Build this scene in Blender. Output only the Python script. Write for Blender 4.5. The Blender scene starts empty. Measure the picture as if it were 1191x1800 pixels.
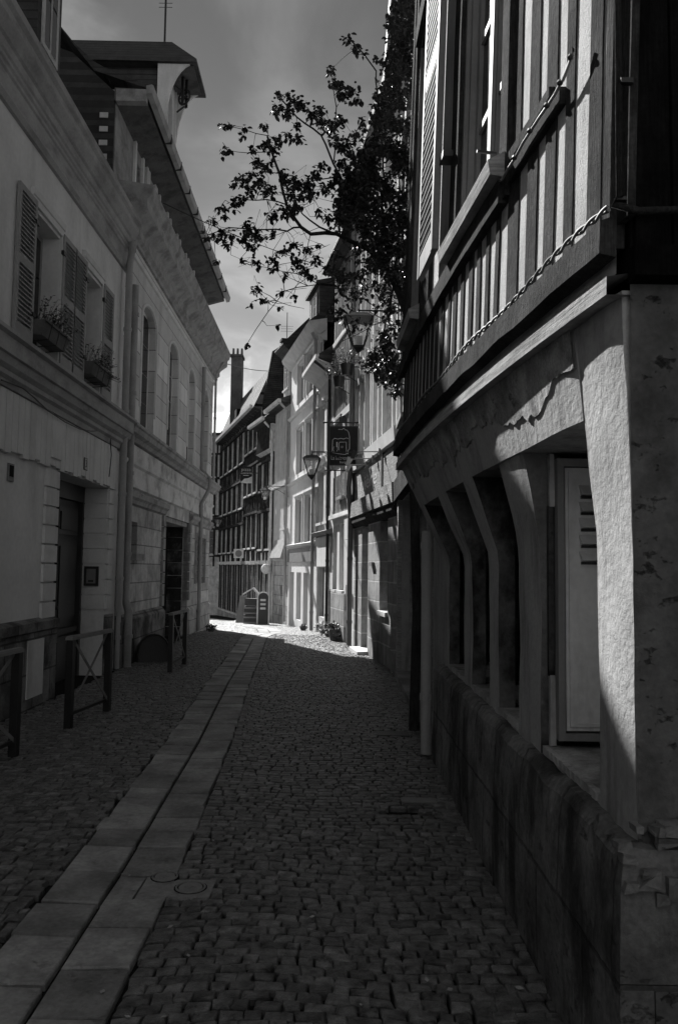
import bpy, math, random
from mathutils import Vector, Matrix, noise
rnd = random.Random(7)
SC = bpy.context.scene
COL = SC.collection
R = math.radians

# ------------------------------------------------------------------ camera
EYE, FPX = 1.65, 1400.0
PITCH, ROLL = math.atan(100 / 1400), 0.013
CF = Vector((0, math.cos(PITCH), math.sin(PITCH)))
CU0 = Vector((0, -math.sin(PITCH), math.cos(PITCH)))
CR0 = Vector((1, 0, 0))
CR = CR0 * math.cos(ROLL) + CU0 * math.sin(ROLL)
CU = -CR0 * math.sin(ROLL) + CU0 * math.cos(ROLL)
CAM = Vector((0, 0, EYE))
cam = bpy.data.cameras.new('camera')
cam.sensor_fit = 'VERTICAL'; cam.sensor_height = 36; cam.lens = FPX / 1800 * 36
cam.clip_start = 0.05; cam.clip_end = 2000
co = bpy.data.objects.new('camera', cam); COL.objects.link(co)
co.matrix_world = Matrix(((CR.x, CU.x, -CF.x, 0), (CR.y, CU.y, -CF.y, 0), (CR.z, CU.z, -CF.z, EYE), (0, 0, 0, 1)))
SC.camera = co


def ray(px, py):
    return CF + CR * ((px - 595.5) / FPX) + CU * ((900 - py) / FPX)


def at_y(px, py, Y):
    r = ray(px, py); return CAM + r * (Y / r.y)


def at_z(px, py, z=0.0):
    r = ray(px, py); return CAM + r * ((z - EYE) / r.z)


def gz(Y):                      # the street runs gently downhill past 20 m
    if Y < 19: return 0.0
    if Y > 46: return -0.035 * 26
    return -0.035 * (Y - 20 + max(0, 1 - (Y - 19)) * 0) if Y > 20 else 0.0


# ------------------------------------------------------------------ world + sun
ZENITH_FILL = 0.2
SUN = Vector((-0.49, 1.0, 0.87)).normalized()
elev = math.asin(SUN.z); azim = math.atan2(SUN.x, SUN.y)      # azimuth measured from +Y towards +X
w = bpy.data.worlds.new('World'); SC.world = w; w.use_nodes = True
nt = w.node_tree; nt.nodes.clear()
N = nt.nodes.new; L = nt.links.new
out = N('ShaderNodeOutputWorld'); bg = N('ShaderNodeBackground'); bg.inputs['Strength'].default_value = 0.06
sky = N('ShaderNodeTexSky'); sky.sky_type = 'NISHITA'; sky.sun_disc = False
sky.sun_elevation = elev; sky.sun_rotation = azim
sky.altitude = 50; sky.air_density = 0.72; sky.dust_density = 0.0; sky.ozone_density = 1.0
bw = N('ShaderNodeSeparateColor'); L(sky.outputs[0], bw.inputs[0])      # as through a red filter
tc = N('ShaderNodeTexCoord')
def wmath(op, a, b=None):
    n = N('ShaderNodeMath'); n.operation = op
    for i, v in enumerate((a, b)):
        if v is None: continue
        if isinstance(v, (int, float)): n.inputs[i].default_value = v
        else: L(v, n.inputs[i])
    return n.outputs[0]
def wnoise(scale, detail, stretch=(1, 1, 1), rough=.55):
    m = N('ShaderNodeMapping'); m.inputs['Scale'].default_value = stretch; L(tc.outputs['Generated'], m.inputs['Vector'])
    n = N('ShaderNodeTexNoise'); n.inputs['Scale'].default_value = scale; n.inputs['Detail'].default_value = detail
    n.inputs['Roughness'].default_value = rough; n.inputs['Distortion'].default_value = .4
    L(m.outputs[0], n.inputs['Vector']); return n.outputs['Fac']
def wrange(v, a, b, c, d):
    n = N('ShaderNodeMapRange'); n.interpolation_type = 'SMOOTHSTEP'
    for i, x in zip((1, 2, 3, 4), (a, b, c, d)): n.inputs[i].default_value = x
    L(v, n.inputs[0]); return n.outputs[0]
veil = wrange(wnoise(2.6, 8, (1, 1, 1.6)), .45, .68, 0.0, 0.75)          # thin high cloud
streaky = wrange(wnoise(5.0, 9, (1, 1, 2.6)), .52, .70, 0.0, .45)
# a cumulus low over the end of the street
cdir = ray(392, 688).normalized()
dt = N('ShaderNodeVectorMath'); dt.operation = 'DISTANCE'; L(tc.outputs['Generated'], dt.inputs[0]); dt.inputs[1].default_value = cdir
dist = wmath('ADD', dt.outputs['Value'], wmath('MULTIPLY', wmath('SUBTRACT', wnoise(16, 6), .5), .075))
puff = wmath('MULTIPLY', wrange(dist, .030, .043, 1.0, 0.0), wrange(wnoise(34, 7), .40, .62, .15, 1.0))
SKYK = [bg]
sx_ = N('ShaderNodeSeparateXYZ'); L(tc.outputs['Generated'], sx_.inputs[0])
elev_fill = wmath('MULTIPLY', wrange(sx_.outputs['Z'], .68, .84, 0., 1.), wrange(wnoise(3, 6), .35, .55, .5, 1.))     # added unseen brightness overhead, lifts the ambient fill
elev_fill = wmath('ADD', wmath('MULTIPLY', elev_fill, ZENITH_FILL), wrange(sx_.outputs['Z'], .10, .60, .55, -.12))
v0 = wmath('MULTIPLY', bw.outputs[0], wmath('ADD', wmath('ADD', elev_fill, wmath('ADD', veil, streaky)), wmath('ADD', 1.0, wmath('MULTIPLY', puff, .75))))
L(v0, bg.inputs['Color']); L(bg.outputs[0], out.inputs[0])
sl = bpy.data.lights.new('sun', 'SUN'); sl.energy = 4.6; sl.angle = R(.53); sl.color = (1, .995, .985)
so = bpy.data.objects.new('sun', sl); COL.objects.link(so)
so.rotation_euler = SUN.to_track_quat('Z', 'Y').to_euler(); so.location = (-10, 20, 30)
vs = SC.view_settings; vs.view_transform = 'Standard'; vs.look = 'None'; vs.exposure = 1.2; vs.gamma = 1
SC.cycles.max_bounces = 6; SC.cycles.diffuse_bounces = 3; SC.cycles.glossy_bounces = 2

# ------------------------------------------------------------------ materials (monochrome, procedural)
MATS = {}
def mat(name, base, rough=.85, var=.25, scale=2.5, stain=0., sstr=(1, 1, 1), sscale=1.5, sth=(.5, .65), bump=.25, bscale=30,
        brick=None, spec=.12, metal=0., grain=None, pits=0., darks=None, mortar=None, tone=None):
    if name in MATS: return MATS[name]
    m = bpy.data.materials.new(name); m.use_nodes = True; t = m.node_tree; t.nodes.clear()
    N = t.nodes.new; L = t.links.new
    o = N('ShaderNodeOutputMaterial'); p = N('ShaderNodeBsdfPrincipled'); L(p.outputs[0], o.inputs[0])
    p.inputs['Roughness'].default_value = rough; p.inputs['Specular IOR Level'].default_value = spec; p.inputs['Metallic'].default_value = metal
    tc = N('ShaderNodeTexCoord')
    def mp(sc, rot=None, vec=None):
        n = N('ShaderNodeMapping'); n.inputs['Scale'].default_value = sc
        if rot: n.inputs['Rotation'].default_value = rot
        L(vec or tc.outputs['Object'], n.inputs['Vector']); return n.outputs[0]
    def ns(sc, det, vec, r=.55):
        n = N('ShaderNodeTexNoise'); n.inputs['Scale'].default_value = sc; n.inputs['Detail'].default_value = det; n.inputs['Roughness'].default_value = r
        L(vec, n.inputs['Vector']); return n.outputs['Fac']
    def mr(v, a, b, c, d):
        n = N('ShaderNodeMapRange')
        for i, x in zip((1, 2, 3, 4), (a, b, c, d)): n.inputs[i].default_value = x
        L(v, n.inputs[0]); return n.outputs[0]
    def mm(op, a, b):
        n = N('ShaderNodeMath'); n.operation = op
        for i, v in enumerate((a, b)):
            if isinstance(v, (int, float)): n.inputs[i].default_value = v
            else: L(v, n.inputs[i])
        return n.outputs[0]
    v = mr(ns(scale, 8, mp((1, 1, 1)), .6), .3, .7, 1 - var, 1 + var)
    v = mm('MULTIPLY', v, mr(ns(scale * 14, 4, mp((1, 1, 1))), .3, .7, 1 - var * .45, 1 + var * .45))
    h = ns(bscale, 6, mp((1, 1, 1)), .65)
    if grain:                                   # wood: fibres along an axis
        g = ns(grain[1], 7, mp(grain[0]), .7)
        v = mm('MULTIPLY', v, mr(g, .3, .7, .55, 1.4)); h = mm('ADD', h, mm('MULTIPLY', g, 1.6))
    if stain:
        s = mr(ns(sscale, 9, mp(sstr), .62), sth[0], sth[1], 1.0, 1 - stain)
        v = mm('MULTIPLY', v, s); h = mm('ADD', h, mm('MULTIPLY', s, .6))
    if pits:
        q = mr(ns(9, 10, mp((1, 1, 1.6)), .75), .58, .68, 1.0, 1 - pits); v = mm('MULTIPLY', v, q); h = mm('ADD', h, mm('MULTIPLY', q, 1.2))
    if brick:
        bw_, bh, mo, rot = brick[:4]
        sx = N('ShaderNodeSeparateXYZ'); L(tc.outputs['Object'], sx.inputs[0])
        cx = N('ShaderNodeCombineXYZ'); L(sx.outputs['Y' if len(brick) > 4 else 'X'], cx.inputs['X']); L(sx.outputs['Z'], cx.inputs['Y'])
        vec = mp((1, 1, 1), (0, 0, rot), cx.outputs[0])
        wob = N('ShaderNodeTexNoise'); wob.inputs['Scale'].default_value = 6; L(vec, wob.inputs['Vector'])
        ad = N('ShaderNodeVectorMath'); ad.operation = 'MULTIPLY_ADD'; L(wob.outputs['Color'], ad.inputs[0]); ad.inputs[1].default_value = (.012, .012, 0); L(vec, ad.inputs[2])
        b = N('ShaderNodeTexBrick'); L(ad.outputs[0], b.inputs['Vector'])
        b.inputs['Scale'].default_value = 1; b.inputs['Brick Width'].default_value = bw_; b.inputs['Row Height'].default_value = bh
        b.inputs['Mortar Size'].default_value = mo; b.inputs['Mortar Smooth'].default_value = .3; b.inputs['Bias'].default_value = 0
        if rot: b.offset = 0
        mc = .45 if mortar is None else mortar
        for k, c in (('Color1', .78), ('Color2', 1.12), ('Mortar', mc)): b.inputs[k].default_value = (c, c, c, 1)
        bb = N('ShaderNodeRGBToBW'); L(b.outputs['Color'], bb.inputs[0])
        v = mm('MULTIPLY', v, bb.outputs[0]); h = mm('SUBTRACT', h, mm('MULTIPLY', b.outputs['Fac'], 1.5))
    if tone:                                    # every stone has a tone of its own
        at = N('ShaderNodeAttribute'); at.attribute_name = 'tone'; v = mm('MULTIPLY', v, mr(at.outputs['Fac'], 0, 1, tone[0], tone[1]))
    v = mm('MULTIPLY', v, base)
    cmb = N('ShaderNodeCombineColor')
    for i in range(3): L(v, cmb.inputs[i])
    L(cmb.outputs[0], p.inputs['Base Color'])
    bp = N('ShaderNodeBump'); bp.inputs['Strength'].default_value = min(1, bump); bp.inputs['Distance'].default_value = .012
    L(h, bp.inputs['Height']); L(bp.outputs[0], p.inputs['Normal'])
    MATS[name] = m; return m

def glass_mat():
    m = mat('window_glass', .012, rough=.12, var=.1, bump=.02, bscale=3, spec=.25); return m

VW = (9, 9, .7)       # vertical fibre
M = dict(
    stoneA=mat('dirty_plinth_stone', .22, var=.4, scale=3, stain=.6, sscale=2, sth=(.46, .6), pits=.45, bump=.8, brick=(.55, .4, .012, 0)),
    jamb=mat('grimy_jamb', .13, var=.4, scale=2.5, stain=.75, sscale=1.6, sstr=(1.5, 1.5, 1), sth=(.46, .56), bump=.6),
    gable=mat('tarred_boards', .012, var=.5, scale=5, grain=((22, 22, 1.0), 6), bump=1., rough=.95, spec=.03),
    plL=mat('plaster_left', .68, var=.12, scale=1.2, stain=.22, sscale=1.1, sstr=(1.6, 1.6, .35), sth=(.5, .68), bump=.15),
    plL2=mat('painted_trim', .66, var=.10, scale=2, stain=.18, sstr=(1.5, 1.5, .3), bump=.12),
    plB=mat('lined_plaster', .68, var=.12, scale=1.5, stain=.22, sscale=1.4, sstr=(2, 2, .3), bump=.12, brick=(40., .42, .010, 0), mortar=.3),
    fasB=mat('stained_band_plaster', .6, var=.16, scale=1.8, stain=.45, sscale=1.6, sstr=(1, 1, 1.3), sth=(.48, .62), bump=.2),
    stone=mat('ashlar_limestone', .5, var=.28, scale=3, stain=.35, sscale=2.2, sth=(.5, .62), pits=.35, bump=.5, brick=(.62, .34, .012, 0)),
    stoneR=mat('ashlar_right', .34, var=.30, scale=4, stain=.3, sscale=3, sstr=(3, 3, .5), pits=.25, bump=.6, brick=(.75, .36, .014, 0), mortar=1.5),
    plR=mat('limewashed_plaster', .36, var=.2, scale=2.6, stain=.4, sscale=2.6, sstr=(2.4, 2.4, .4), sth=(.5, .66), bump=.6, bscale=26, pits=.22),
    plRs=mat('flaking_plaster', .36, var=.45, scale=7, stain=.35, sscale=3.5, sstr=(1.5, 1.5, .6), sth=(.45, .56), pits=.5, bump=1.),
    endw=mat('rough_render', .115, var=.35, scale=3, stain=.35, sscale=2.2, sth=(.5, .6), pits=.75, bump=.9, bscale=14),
    infill=mat('stucco_infill', .46, var=.16, scale=5, stain=.2, sscale=4, sstr=(3, 3, .5), bump=.8, bscale=90),
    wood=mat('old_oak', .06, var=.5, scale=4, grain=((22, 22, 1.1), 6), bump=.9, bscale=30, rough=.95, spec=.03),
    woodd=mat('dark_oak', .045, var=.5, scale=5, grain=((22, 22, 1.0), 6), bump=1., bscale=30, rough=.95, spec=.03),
    woodl=mat('weathered_board', .34, var=.25, scale=3, grain=((1.5, 1.5, 26), 2), bump=.5, rough=.9, spec=.05),
    woodp=mat('pale_lath', .30, var=.35, scale=6, grain=((22, 22, 1.1), 6), bump=.7, rough=.95, spec=.03),
    chim=mat('shaded_stack_render', .11, var=.3, scale=2, stain=.4, sscale=1.5, bump=.4),  # chimney stands in shade; that shade is put into this dark base
    plinth=mat('stained_stone', .18, var=.5, scale=3, stain=.65, sscale=2.2, sstr=(1.6, 1.6, .7), sth=(.46, .6), pits=.55, bump=.8, brick=(.62, .43, .010, 0, 1), mortar=.5),
    inner=mat('dirty_shaded_plaster', .05, var=.6, scale=3, stain=.8, sscale=2, sth=(.46, .56), pits=.5, bump=.8),  # dirt, plus the gloom of the openings put into the base colour
    white=mat('white_paint', .62, var=.08, scale=3, stain=.12, sstr=(4, 4, .5), rough=.5, bump=.08),
    offw=mat('aged_white_paint', .50, var=.2, scale=6, stain=.25, sstr=(4, 4, .4), rough=.6, bump=.3),
    grey=mat('grey_metal_paint', .60, var=.18, scale=2, stain=.3, sscale=2.5, sstr=(2, 2, .4), rough=.45, bump=.15, spec=.5),
    shut=mat('shutter_paint', .30, var=.1, scale=4, rough=.6, bump=.08),
    pipe=mat('zinc_pipe', .30, var=.2, scale=3, stain=.3, sstr=(3, 3, .4), rough=.5, bump=.1, spec=.5),
    pipel=mat('painted_pipe', .36, var=.12, scale=3, stain=.25, sstr=(3, 3, .4), rough=.55, bump=.1),
    black=mat('black_iron', .015, var=.3, scale=5, rough=.45, bump=.1, spec=.5),
    door=mat('dark_door_paint', .035, var=.2, scale=3, rough=.45, bump=.1, spec=.5),
    dark=mat('dark_interior', .012, var=.3, scale=3, rough=.95, bump=.1, spec=.1),
    slate=mat('slate_roof', .045, var=.4, scale=5, rough=.6, bump=.6, brick=(.22, .11, .012, 0), spec=.4),
    diam=mat('diamond_slates', .12, var=.3, scale=3, stain=.4, sscale=2, rough=.7, bump=.8, brick=(.33, .33, .035, R(45)), mortar=.12),
    cornA=mat('shaded_cornice', .36, var=.2, scale=2, stain=.3, sstr=(1, 1, 3), bump=.2),  # darker copy of the trim, carrying the shade of the unlit underside
    ledge=mat('sill_tile', .30, var=.4, scale=5, stain=.5, sscale=6, bump=.6),
    cornB=mat('cornice_stone', .34, var=.22, scale=5, stain=.35, sscale=3, sth=(.5, .62), bump=.4),  # base colour lowered to put in the shade under the cornices
    soff=mat('peeling_soffit', .12, var=.3, scale=3, stain=.35, sscale=2.5, sth=(.52, .6), bump=.4),  # peeling patches; base also darkened for the shade under the eaves
    cob=mat('cobble_stone', .115, var=.8, scale=14, rough=.42, bump=1., bscale=60, spec=.5, pits=.4, tone=(.5, 1.6)),
    joint=mat('sandy_joint', .012, var=.3, scale=6, bump=.8, bscale=60, rough=.9),
    slab=mat('paving_slab', .29, tone=(.7, 1.2), var=.4, scale=2.5, stain=.35, sscale=3, sth=(.45, .62), pits=.3, rough=.6, bump=.9, bscale=50, spec=.4),
    h4=mat('smooth_render', .70, var=.08, scale=1.5, stain=.12, sstr=(2, 2, .3), bump=.15),
    h3=mat('board_render', .58, var=.15, scale=3, stain=.2, sstr=(8, 8, .2), bump=.3),
    daub=mat('daub_infill', .66, var=.3, scale=5, stain=.3, sscale=5, sstr=(5, 5, .4), bump=.9, bscale=40),
    sill=mat('pale_sill', .62, var=.15, scale=4, bump=.2),
    leaf=mat('leaf', .04, var=.4, scale=4, rough=.42, bump=.05, spec=.35),
    leafl=mat('pale_leaf', .22, var=.4, scale=6, rough=.5, bump=.05),
    bark=mat('bark', .04, var=.4, scale=8, grain=((12, 12, 2), 5), bump=1.),
    glass=glass_mat(),
    lampg=mat('lamp_glass', .55, var=.1, rough=.2, bump=.02, spec=.5),
    sign=mat('sign_black', .02, var=.1, rough=.5, bump=.05),
    letter=mat('sign_letter', .45, var=.1, rough=.6, bump=.02),
    grey2=mat('mid_grey_paint', .22, var=.12, scale=3, stain=.2, sstr=(3, 3, .4), rough=.6, bump=.15),
    terra=mat('terracotta', .12, var=.25, scale=5, bump=.3),
    brickd=mat('dark_brick', .05, var=.5, scale=4, pits=.5, bump=1., brick=(.22, .075, .012, 0)),
    cloth=mat('pale_fabric', .35, var=.2, scale=8, bump=.4),
)

# ------------------------------------------------------------------ mesh builder
class MB:
    def __init__(s): s.v = []; s.f = []; s.sm = []
    def add(s, vs, fs, smooth=False):
        b = len(s.v); s.v += [tuple(v) for v in vs]
        for f in fs: s.f.append([i + b for i in f]); s.sm.append(smooth)
    def box(s, x0, x1, y0, y1, z0, z1, j=0):
        if x0 > x1: x0, x1 = x1, x0
        if y0 > y1: y0, y1 = y1, y0
        if z0 > z1: z0, z1 = z1, z0
        P = [(x, y, z) for x in (x0, x1) for y in (y0, y1) for z in (z0, z1)]
        if j: P = [(x + rnd.uniform(-j, j), y + rnd.uniform(-j, j), z + rnd.uniform(-j, j)) for x, y, z in P]
        s.hexa(P); return s
    def hexa(s, P):        # order x,y,z binary
        s.add(P, [(0, 1, 3, 2), (4, 6, 7, 5), (0, 4, 5, 1), (2, 3, 7, 6), (0, 2, 6, 4), (1, 5, 7, 3)]); return s
    def prof(s, pr, x0, x1, dx0=0, dx1=0):   # closed profile [(y,z)] extruded along x
        n = len(pr)
        P = [(x0, y, z) for y, z in pr] + [(x1, y, z) for y, z in pr]
        F = [(i, (i + 1) % n, n + (i + 1) % n, n + i) for i in range(n)] + [tuple(range(n))[::-1], tuple(range(n, 2 * n))]
        s.add(P, F); return s
    def poly(s, pts, off):
        n = len(pts); off = Vector(off)
        P = [Vector(p) for p in pts] + [Vector(p) + off for p in pts]
        F = [(i, (i + 1) % n, n + (i + 1) % n, n + i) for i in range(n)] + [tuple(range(n))[::-1], tuple(range(n, 2 * n))]
        s.add(P, F); return s
    def tube(s, pts, r, n=8, r2=None, cap=True, smooth=True):
        pts = [Vector(p) for p in pts]; m = len(pts); V = []; up = None
        for i, p in enumerate(pts):
            t = (pts[min(i + 1, m - 1)] - pts[max(i - 1, 0)])
            if t.length < 1e-9: t = Vector((0, 0, 1))
            t.normalize()
            if up is None: up = Vector((0, 0, 1)) if abs(t.z) < .9 else Vector((1, 0, 0))
            a = t.cross(up)
            if a.length < 1e-4: a = t.cross(Vector((1, 0, 0)))
            a.normalize(); up = a.cross(t).normalized()
            rr = r if r2 is None else r + (r2 - r) * i / (m - 1)
            if isinstance(r, (list, tuple)): rr = r[i]
            V += [p + (a * math.cos(k * 2 * math.pi / n) + up * math.sin(k * 2 * math.pi / n)) * rr for k in range(n)]
        F = [(i * n + k, i * n + (k + 1) % n, (i + 1) * n + (k + 1) % n, (i + 1) * n + k) for i in range(m - 1) for k in range(n)]
        s.add(V, F, smooth)
        if cap: s.add(V[:n], [tuple(range(n))[::-1]]); s.add(V[-n:], [tuple(range(n))])
        return s
    def ball(s, c, r, n=10, m=6, sz=1.):
        c = Vector(c); V = []
        for i in range(m + 1):
            a = math.pi * i / m
            for k in range(n):
                b = 2 * math.pi * k / n; V.append(c + Vector((math.sin(a) * math.cos(b), math.sin(a) * math.sin(b), math.cos(a) * sz)) * r)
        s.add(V, [(i * n + k, (i + 1) * n + k, (i + 1) * n + (k + 1) % n, i * n + (k + 1) % n) for i in range(m) for k in range(n)], True); return s
    def build(s, name, m, parent=None, off=None):
        me = bpy.data.meshes.new(name)
        V = s.v
        if off is not None: V = [(x - off[0], y - off[1], z - off[2]) for x, y, z in V]
        me.from_pydata([tuple(v) for v in V], [], s.f); me.materials.append(M[m] if isinstance(m, str) else m)
        me.polygons.foreach_set('use_smooth', s.sm); me.update()
        tn = getattr(s, 'tone', None)
        if tn:
            at = me.attributes.new('tone', 'FLOAT', 'FACE'); at.data.foreach_set('value', tn)
        import bmesh
        b = bmesh.new(); b.from_mesh(me); bmesh.ops.recalc_face_normals(b, faces=b.faces); b.to_mesh(me); b.free()
        o = bpy.data.objects.new(name, me); COL.objects.link(o)
        if parent is not None: o.parent = parent
        return o

def tag(o, label, cat, group=None, kind=None):
    if label: o['label'] = label
    if cat: o['category'] = cat
    if group: o['group'] = group
    if kind: o['kind'] = kind
    return o
def empty(name, loc, label, cat, rz=0, group=None):
    o = bpy.data.objects.new(name, None); COL.objects.link(o); o.empty_display_size = .2
    o.location = loc; o.rotation_euler = (0, 0, rz); tag(o, label, cat, group); return o
def copy_tree(o, parent=None):
    c = o.copy(); COL.objects.link(c)
    if parent is not None: c.parent = parent
    for ch in list(o.children): copy_tree(ch, c)
    return c

# ------------------------------------------------------------------ house frame: x along facade, y out to the street, z up
class House:
    def __init__(h, name, label, cat, A, B, group=None, base=None):
        h.A = Vector((A[0], A[1])); h.B = Vector((B[0], B[1])); d = h.B - h.A; h.len = d.length; d.normalize()
        h.d = d; h.n = Vector((-d.y, d.x)); h.z0 = min(gz(A[1]), gz(B[1])) if base is None else base
        h.e = empty(name, (A[0], A[1], h.z0), label, cat, math.atan2(d.y, d.x), group)
    def at(h, px, py, d=0.):
        r = ray(px, py); rel = Vector((-h.A.x, -h.A.y)); n = h.n
        t = (d - rel.dot(n)) / (r.x * n.x + r.y * n.y)
        P = CAM + r * t; q = Vector((P.x, P.y)) - h.A
        return q.dot(h.d), P.z - h.z0
    def rect(h, x0, x1, yt, yb, d=0.):
        ym = (yt + yb) / 2; xm = (x0 + x1) / 2
        a, b = h.at(x0, ym, d)[0], h.at(x1, ym, d)[0]
        return min(a, b), max(a, b), h.at(xm, yb, d)[1], h.at(xm, yt, d)[1]
    def s(h, px, py=900, d=0.): return h.at(px, py, d)[0]
    def z(h, px, py, d=0.): return h.at(px, py, d)[1]
    def world(h, s, d, z): p = h.A + h.d * s + h.n * d; return Vector((p.x, p.y, z + h.z0))
    def part(h, mb, name, m, parent=None, label=None):
        o = mb.build(name, m, parent or h.e)
        if label: o['label'] = label
        return o

def wall_sheet(mb, s0, s1, z0, z1, holes, depth=.3, d=0.):
    hs = [(max(s0, a), min(s1, b), max(z0, c), min(z1, e)) for a, b, c, e in holes if b > s0 and a < s1 and e > z0 and c < z1]
    S = sorted(set([s0, s1] + [x for q in hs for x in q[:2]])); Z = sorted(set([z0, z1] + [x for q in hs for x in q[2:]]))
    idx = {}
    V = []; Fc = []
    def vi(i, j):
        if (i, j) not in idx: idx[(i, j)] = len(V); V.append((S[i], d, Z[j]))
        return idx[(i, j)]
    def solid(i, j):
        if i < 0 or j < 0 or i >= len(S) - 1 or j >= len(Z) - 1: return False
        cs, cz = (S[i] + S[i + 1]) / 2, (Z[j] + Z[j + 1]) / 2
        return not any(a < cs < b and c < cz < e for a, b, c, e in hs)
    for i in range(len(S) - 1):
        for j in range(len(Z) - 1):
            if not solid(i, j): continue
            Fc.append((vi(i, j), vi(i + 1, j), vi(i + 1, j + 1), vi(i, j + 1)))
    mb.add(V, Fc)
    for i in range(len(S) - 1):
        for j in range(len(Z) - 1):
            if not solid(i, j): continue
            for di, dj, e in ((-1, 0, ((i, j), (i, j + 1))), (1, 0, ((i + 1, j), (i + 1, j + 1))), (0, -1, ((i, j), (i + 1, j))), (0, 1, ((i, j + 1), (i + 1, j + 1)))):
                if solid(i + di, j + dj): continue
                (a, b), (c, f) = e
                p, q = (S[a], d, Z[b]), (S[c], d, Z[f])
                mb.add([p, q, (q[0], d - depth, q[2]), (p[0], d - depth, p[2])], [(0, 1, 2, 3)])

def window(h, s0, s1, z0, z1, d=-.14, cols=2, rows=3, fw=.05, fm='white', pm='glass', sill=None, name='window', mw=.02, arch=0., curtain=False):
    mb = MB(); t = .022
    mb.box(s0, s0 + fw, d, d + t, z0, z1); mb.box(s1 - fw, s1, d, d + t, z0, z1)
    mb.box(s0 + fw, s1 - fw, d, d + t, z0, z0 + fw); mb.box(s0 + fw, s1 - fw, d, d + t, z1 - fw, z1)
    xs = [s0 + fw + (s1 - s0 - 2 * fw) * k / cols for k in range(1, cols)]
    for x in xs: mb.box(x - mw, x + mw, d + .002, d + t + .004, z0 + fw, z1 - fw)
    for k in range(1, rows):
        z = z0 + fw + (z1 - z0 - 2 * fw) * k / rows
        px = [s0 + fw] + xs + [s1 - fw]
        for a, b in zip(px[:-1], px[1:]):
            a2 = a + (mw if a in xs else 0); b2 = b - (mw if b in xs else 0)
            mb.box(a2, b2, d + .006, d + t - .004, z - .014, z + .014)
    w_ = h.part(mb, name, fm)
    g = MB().box(s0 + fw * .5, s1 - fw * .5, d + .008, d + .018, z0 + fw * .5, z1 - fw * .5); h.part(g, 'pane', pm, w_)
    if curtain: h.part(MB().box(s0 + fw, s0 + fw + (s1 - s0) * .3, d - .03, d - .02, z0 + fw, z1 - fw), 'curtain', 'cloth', w_)
    if sill:
        sm, pr = sill; h.part(MB().box(s0 - .06, s1 + .06, -.02, pr, z0 - .07, z0 - .002), 'sill', sm, w_)
    return w_

def shutter(h, s0, s1, z0, z1, d0=.03, m='shut', parent=None, t=.04, name='shutter', n=None):
    mb = MB(); f = .05
    mb.box(s0, s0 + f, d0, d0 + t, z0, z1); mb.box(s1 - f, s1, d0, d0 + t, z0, z1)
    zm = z0 + (z1 - z0) * .5
    for a, b in ((z0, z0 + .12), (zm - .04, zm + .06), (z1 - .07, z1)): mb.box(s0 + f, s1 - f, d0 + .001, d0 + t - .001, a, b)
    for a, b in ((z0 + .12, zm - .04), (zm + .06, z1 - .07)):
        k = n or max(3, int((b - a) / .05))
        for i in range(k):
            z = a + (b - a) * (i + .5) / k; q = (b - a) / k * .42
            mb.hexa([(s0 + f, d0 + .006, z + q * .3), (s0 + f, d0 + .006, z + q), (s0 + f, d0 + t - .004, z - q), (s0 + f, d0 + t - .004, z - q * .3),
                     (s1 - f, d0 + .006, z + q * .3), (s1 - f, d0 + .006, z + q), (s1 - f, d0 + t - .004, z - q), (s1 - f, d0 + t - .004, z - q * .3)])
    return h.part(mb, name, m, parent)

def downpipe(pts, r, m, label, name='downpipe', rings=True, group=None):
    b = Vector(pts[-1]); e = empty(name, b, label, 'drainpipe', 0, group)
    P = [Vector(p) - b for p in pts]
    MB().tube(P, r, 10).build('pipe', m, e)
    if rings:
        mb = MB(); z = .5; top = P[0].z
        while z < top:
            for a, c in zip(P[:-1], P[1:]):
                if c.z <= z <= a.z and abs(a.z - c.z) > .3:
                    q = c + (a - c) * ((z - c.z) / (a.z - c.z)); mb.tube([q - Vector((0, 0, .03)), q + Vector((0, 0, .03))], r * 1.22, 10)
            z += 1.35
        mb.build('collar', m, e)
    return e

def text_part(txt, size, mtx, m, parent, name='lettering', ext=.004):
    cu = bpy.data.curves.new(name, 'FONT'); cu.body = txt; cu.size = size; cu.extrude = ext; cu.align_x = 'CENTER'; cu.align_y = 'CENTER'
    t = bpy.data.objects.new(name, cu); COL.objects.link(t)
    dg = bpy.context.evaluated_depsgraph_get(); me = bpy.data.meshes.new_from_object(t.evaluated_get(dg))
    COL.objects.unlink(t); bpy.data.objects.remove(t)
    me.transform(mtx); me.materials.clear(); me.materials.append(M[m])
    o = bpy.data.objects.new(name, me); COL.objects.link(o); o.parent = parent; return o
# ================================================================== LEFT SIDE
LX = lambda Y: -3.6 if Y < 12.95 else -3.6 - .012 * (Y - 12.95)
YA, YB = 12.95, 23.0
def arch_fill(mb, s0, s1, zt, rise, depth, d=0., n=8):
    # two spandrels closing the corners of a rectangular opening into a flat arch
    for k in range(n):
        a, b = -1 + 2 * k / n, -1 + 2 * (k + 1) / n
        za, zb = zt - rise * (1 - math.sqrt(max(0, 1 - a * a))), zt - rise * (1 - math.sqrt(max(0, 1 - b * b)))
        xa, xb = (s0 + s1) / 2 + a * (s1 - s0) / 2, (s0 + s1) / 2 + b * (s1 - s0) / 2
        mb.add([(xa, d, za), (xb, d, zb), (xb, d, zt), (xa, d, zt), (xa, d - depth, za), (xb, d - depth, zb)], [(0, 1, 2, 3), (0, 4, 5, 1)])

def cornice(h, s0, s1, pr, name='cornice', m='plL2', parent=None):
    return h.part(MB().prof(pr, s0, s1), name, m, parent)

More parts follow.
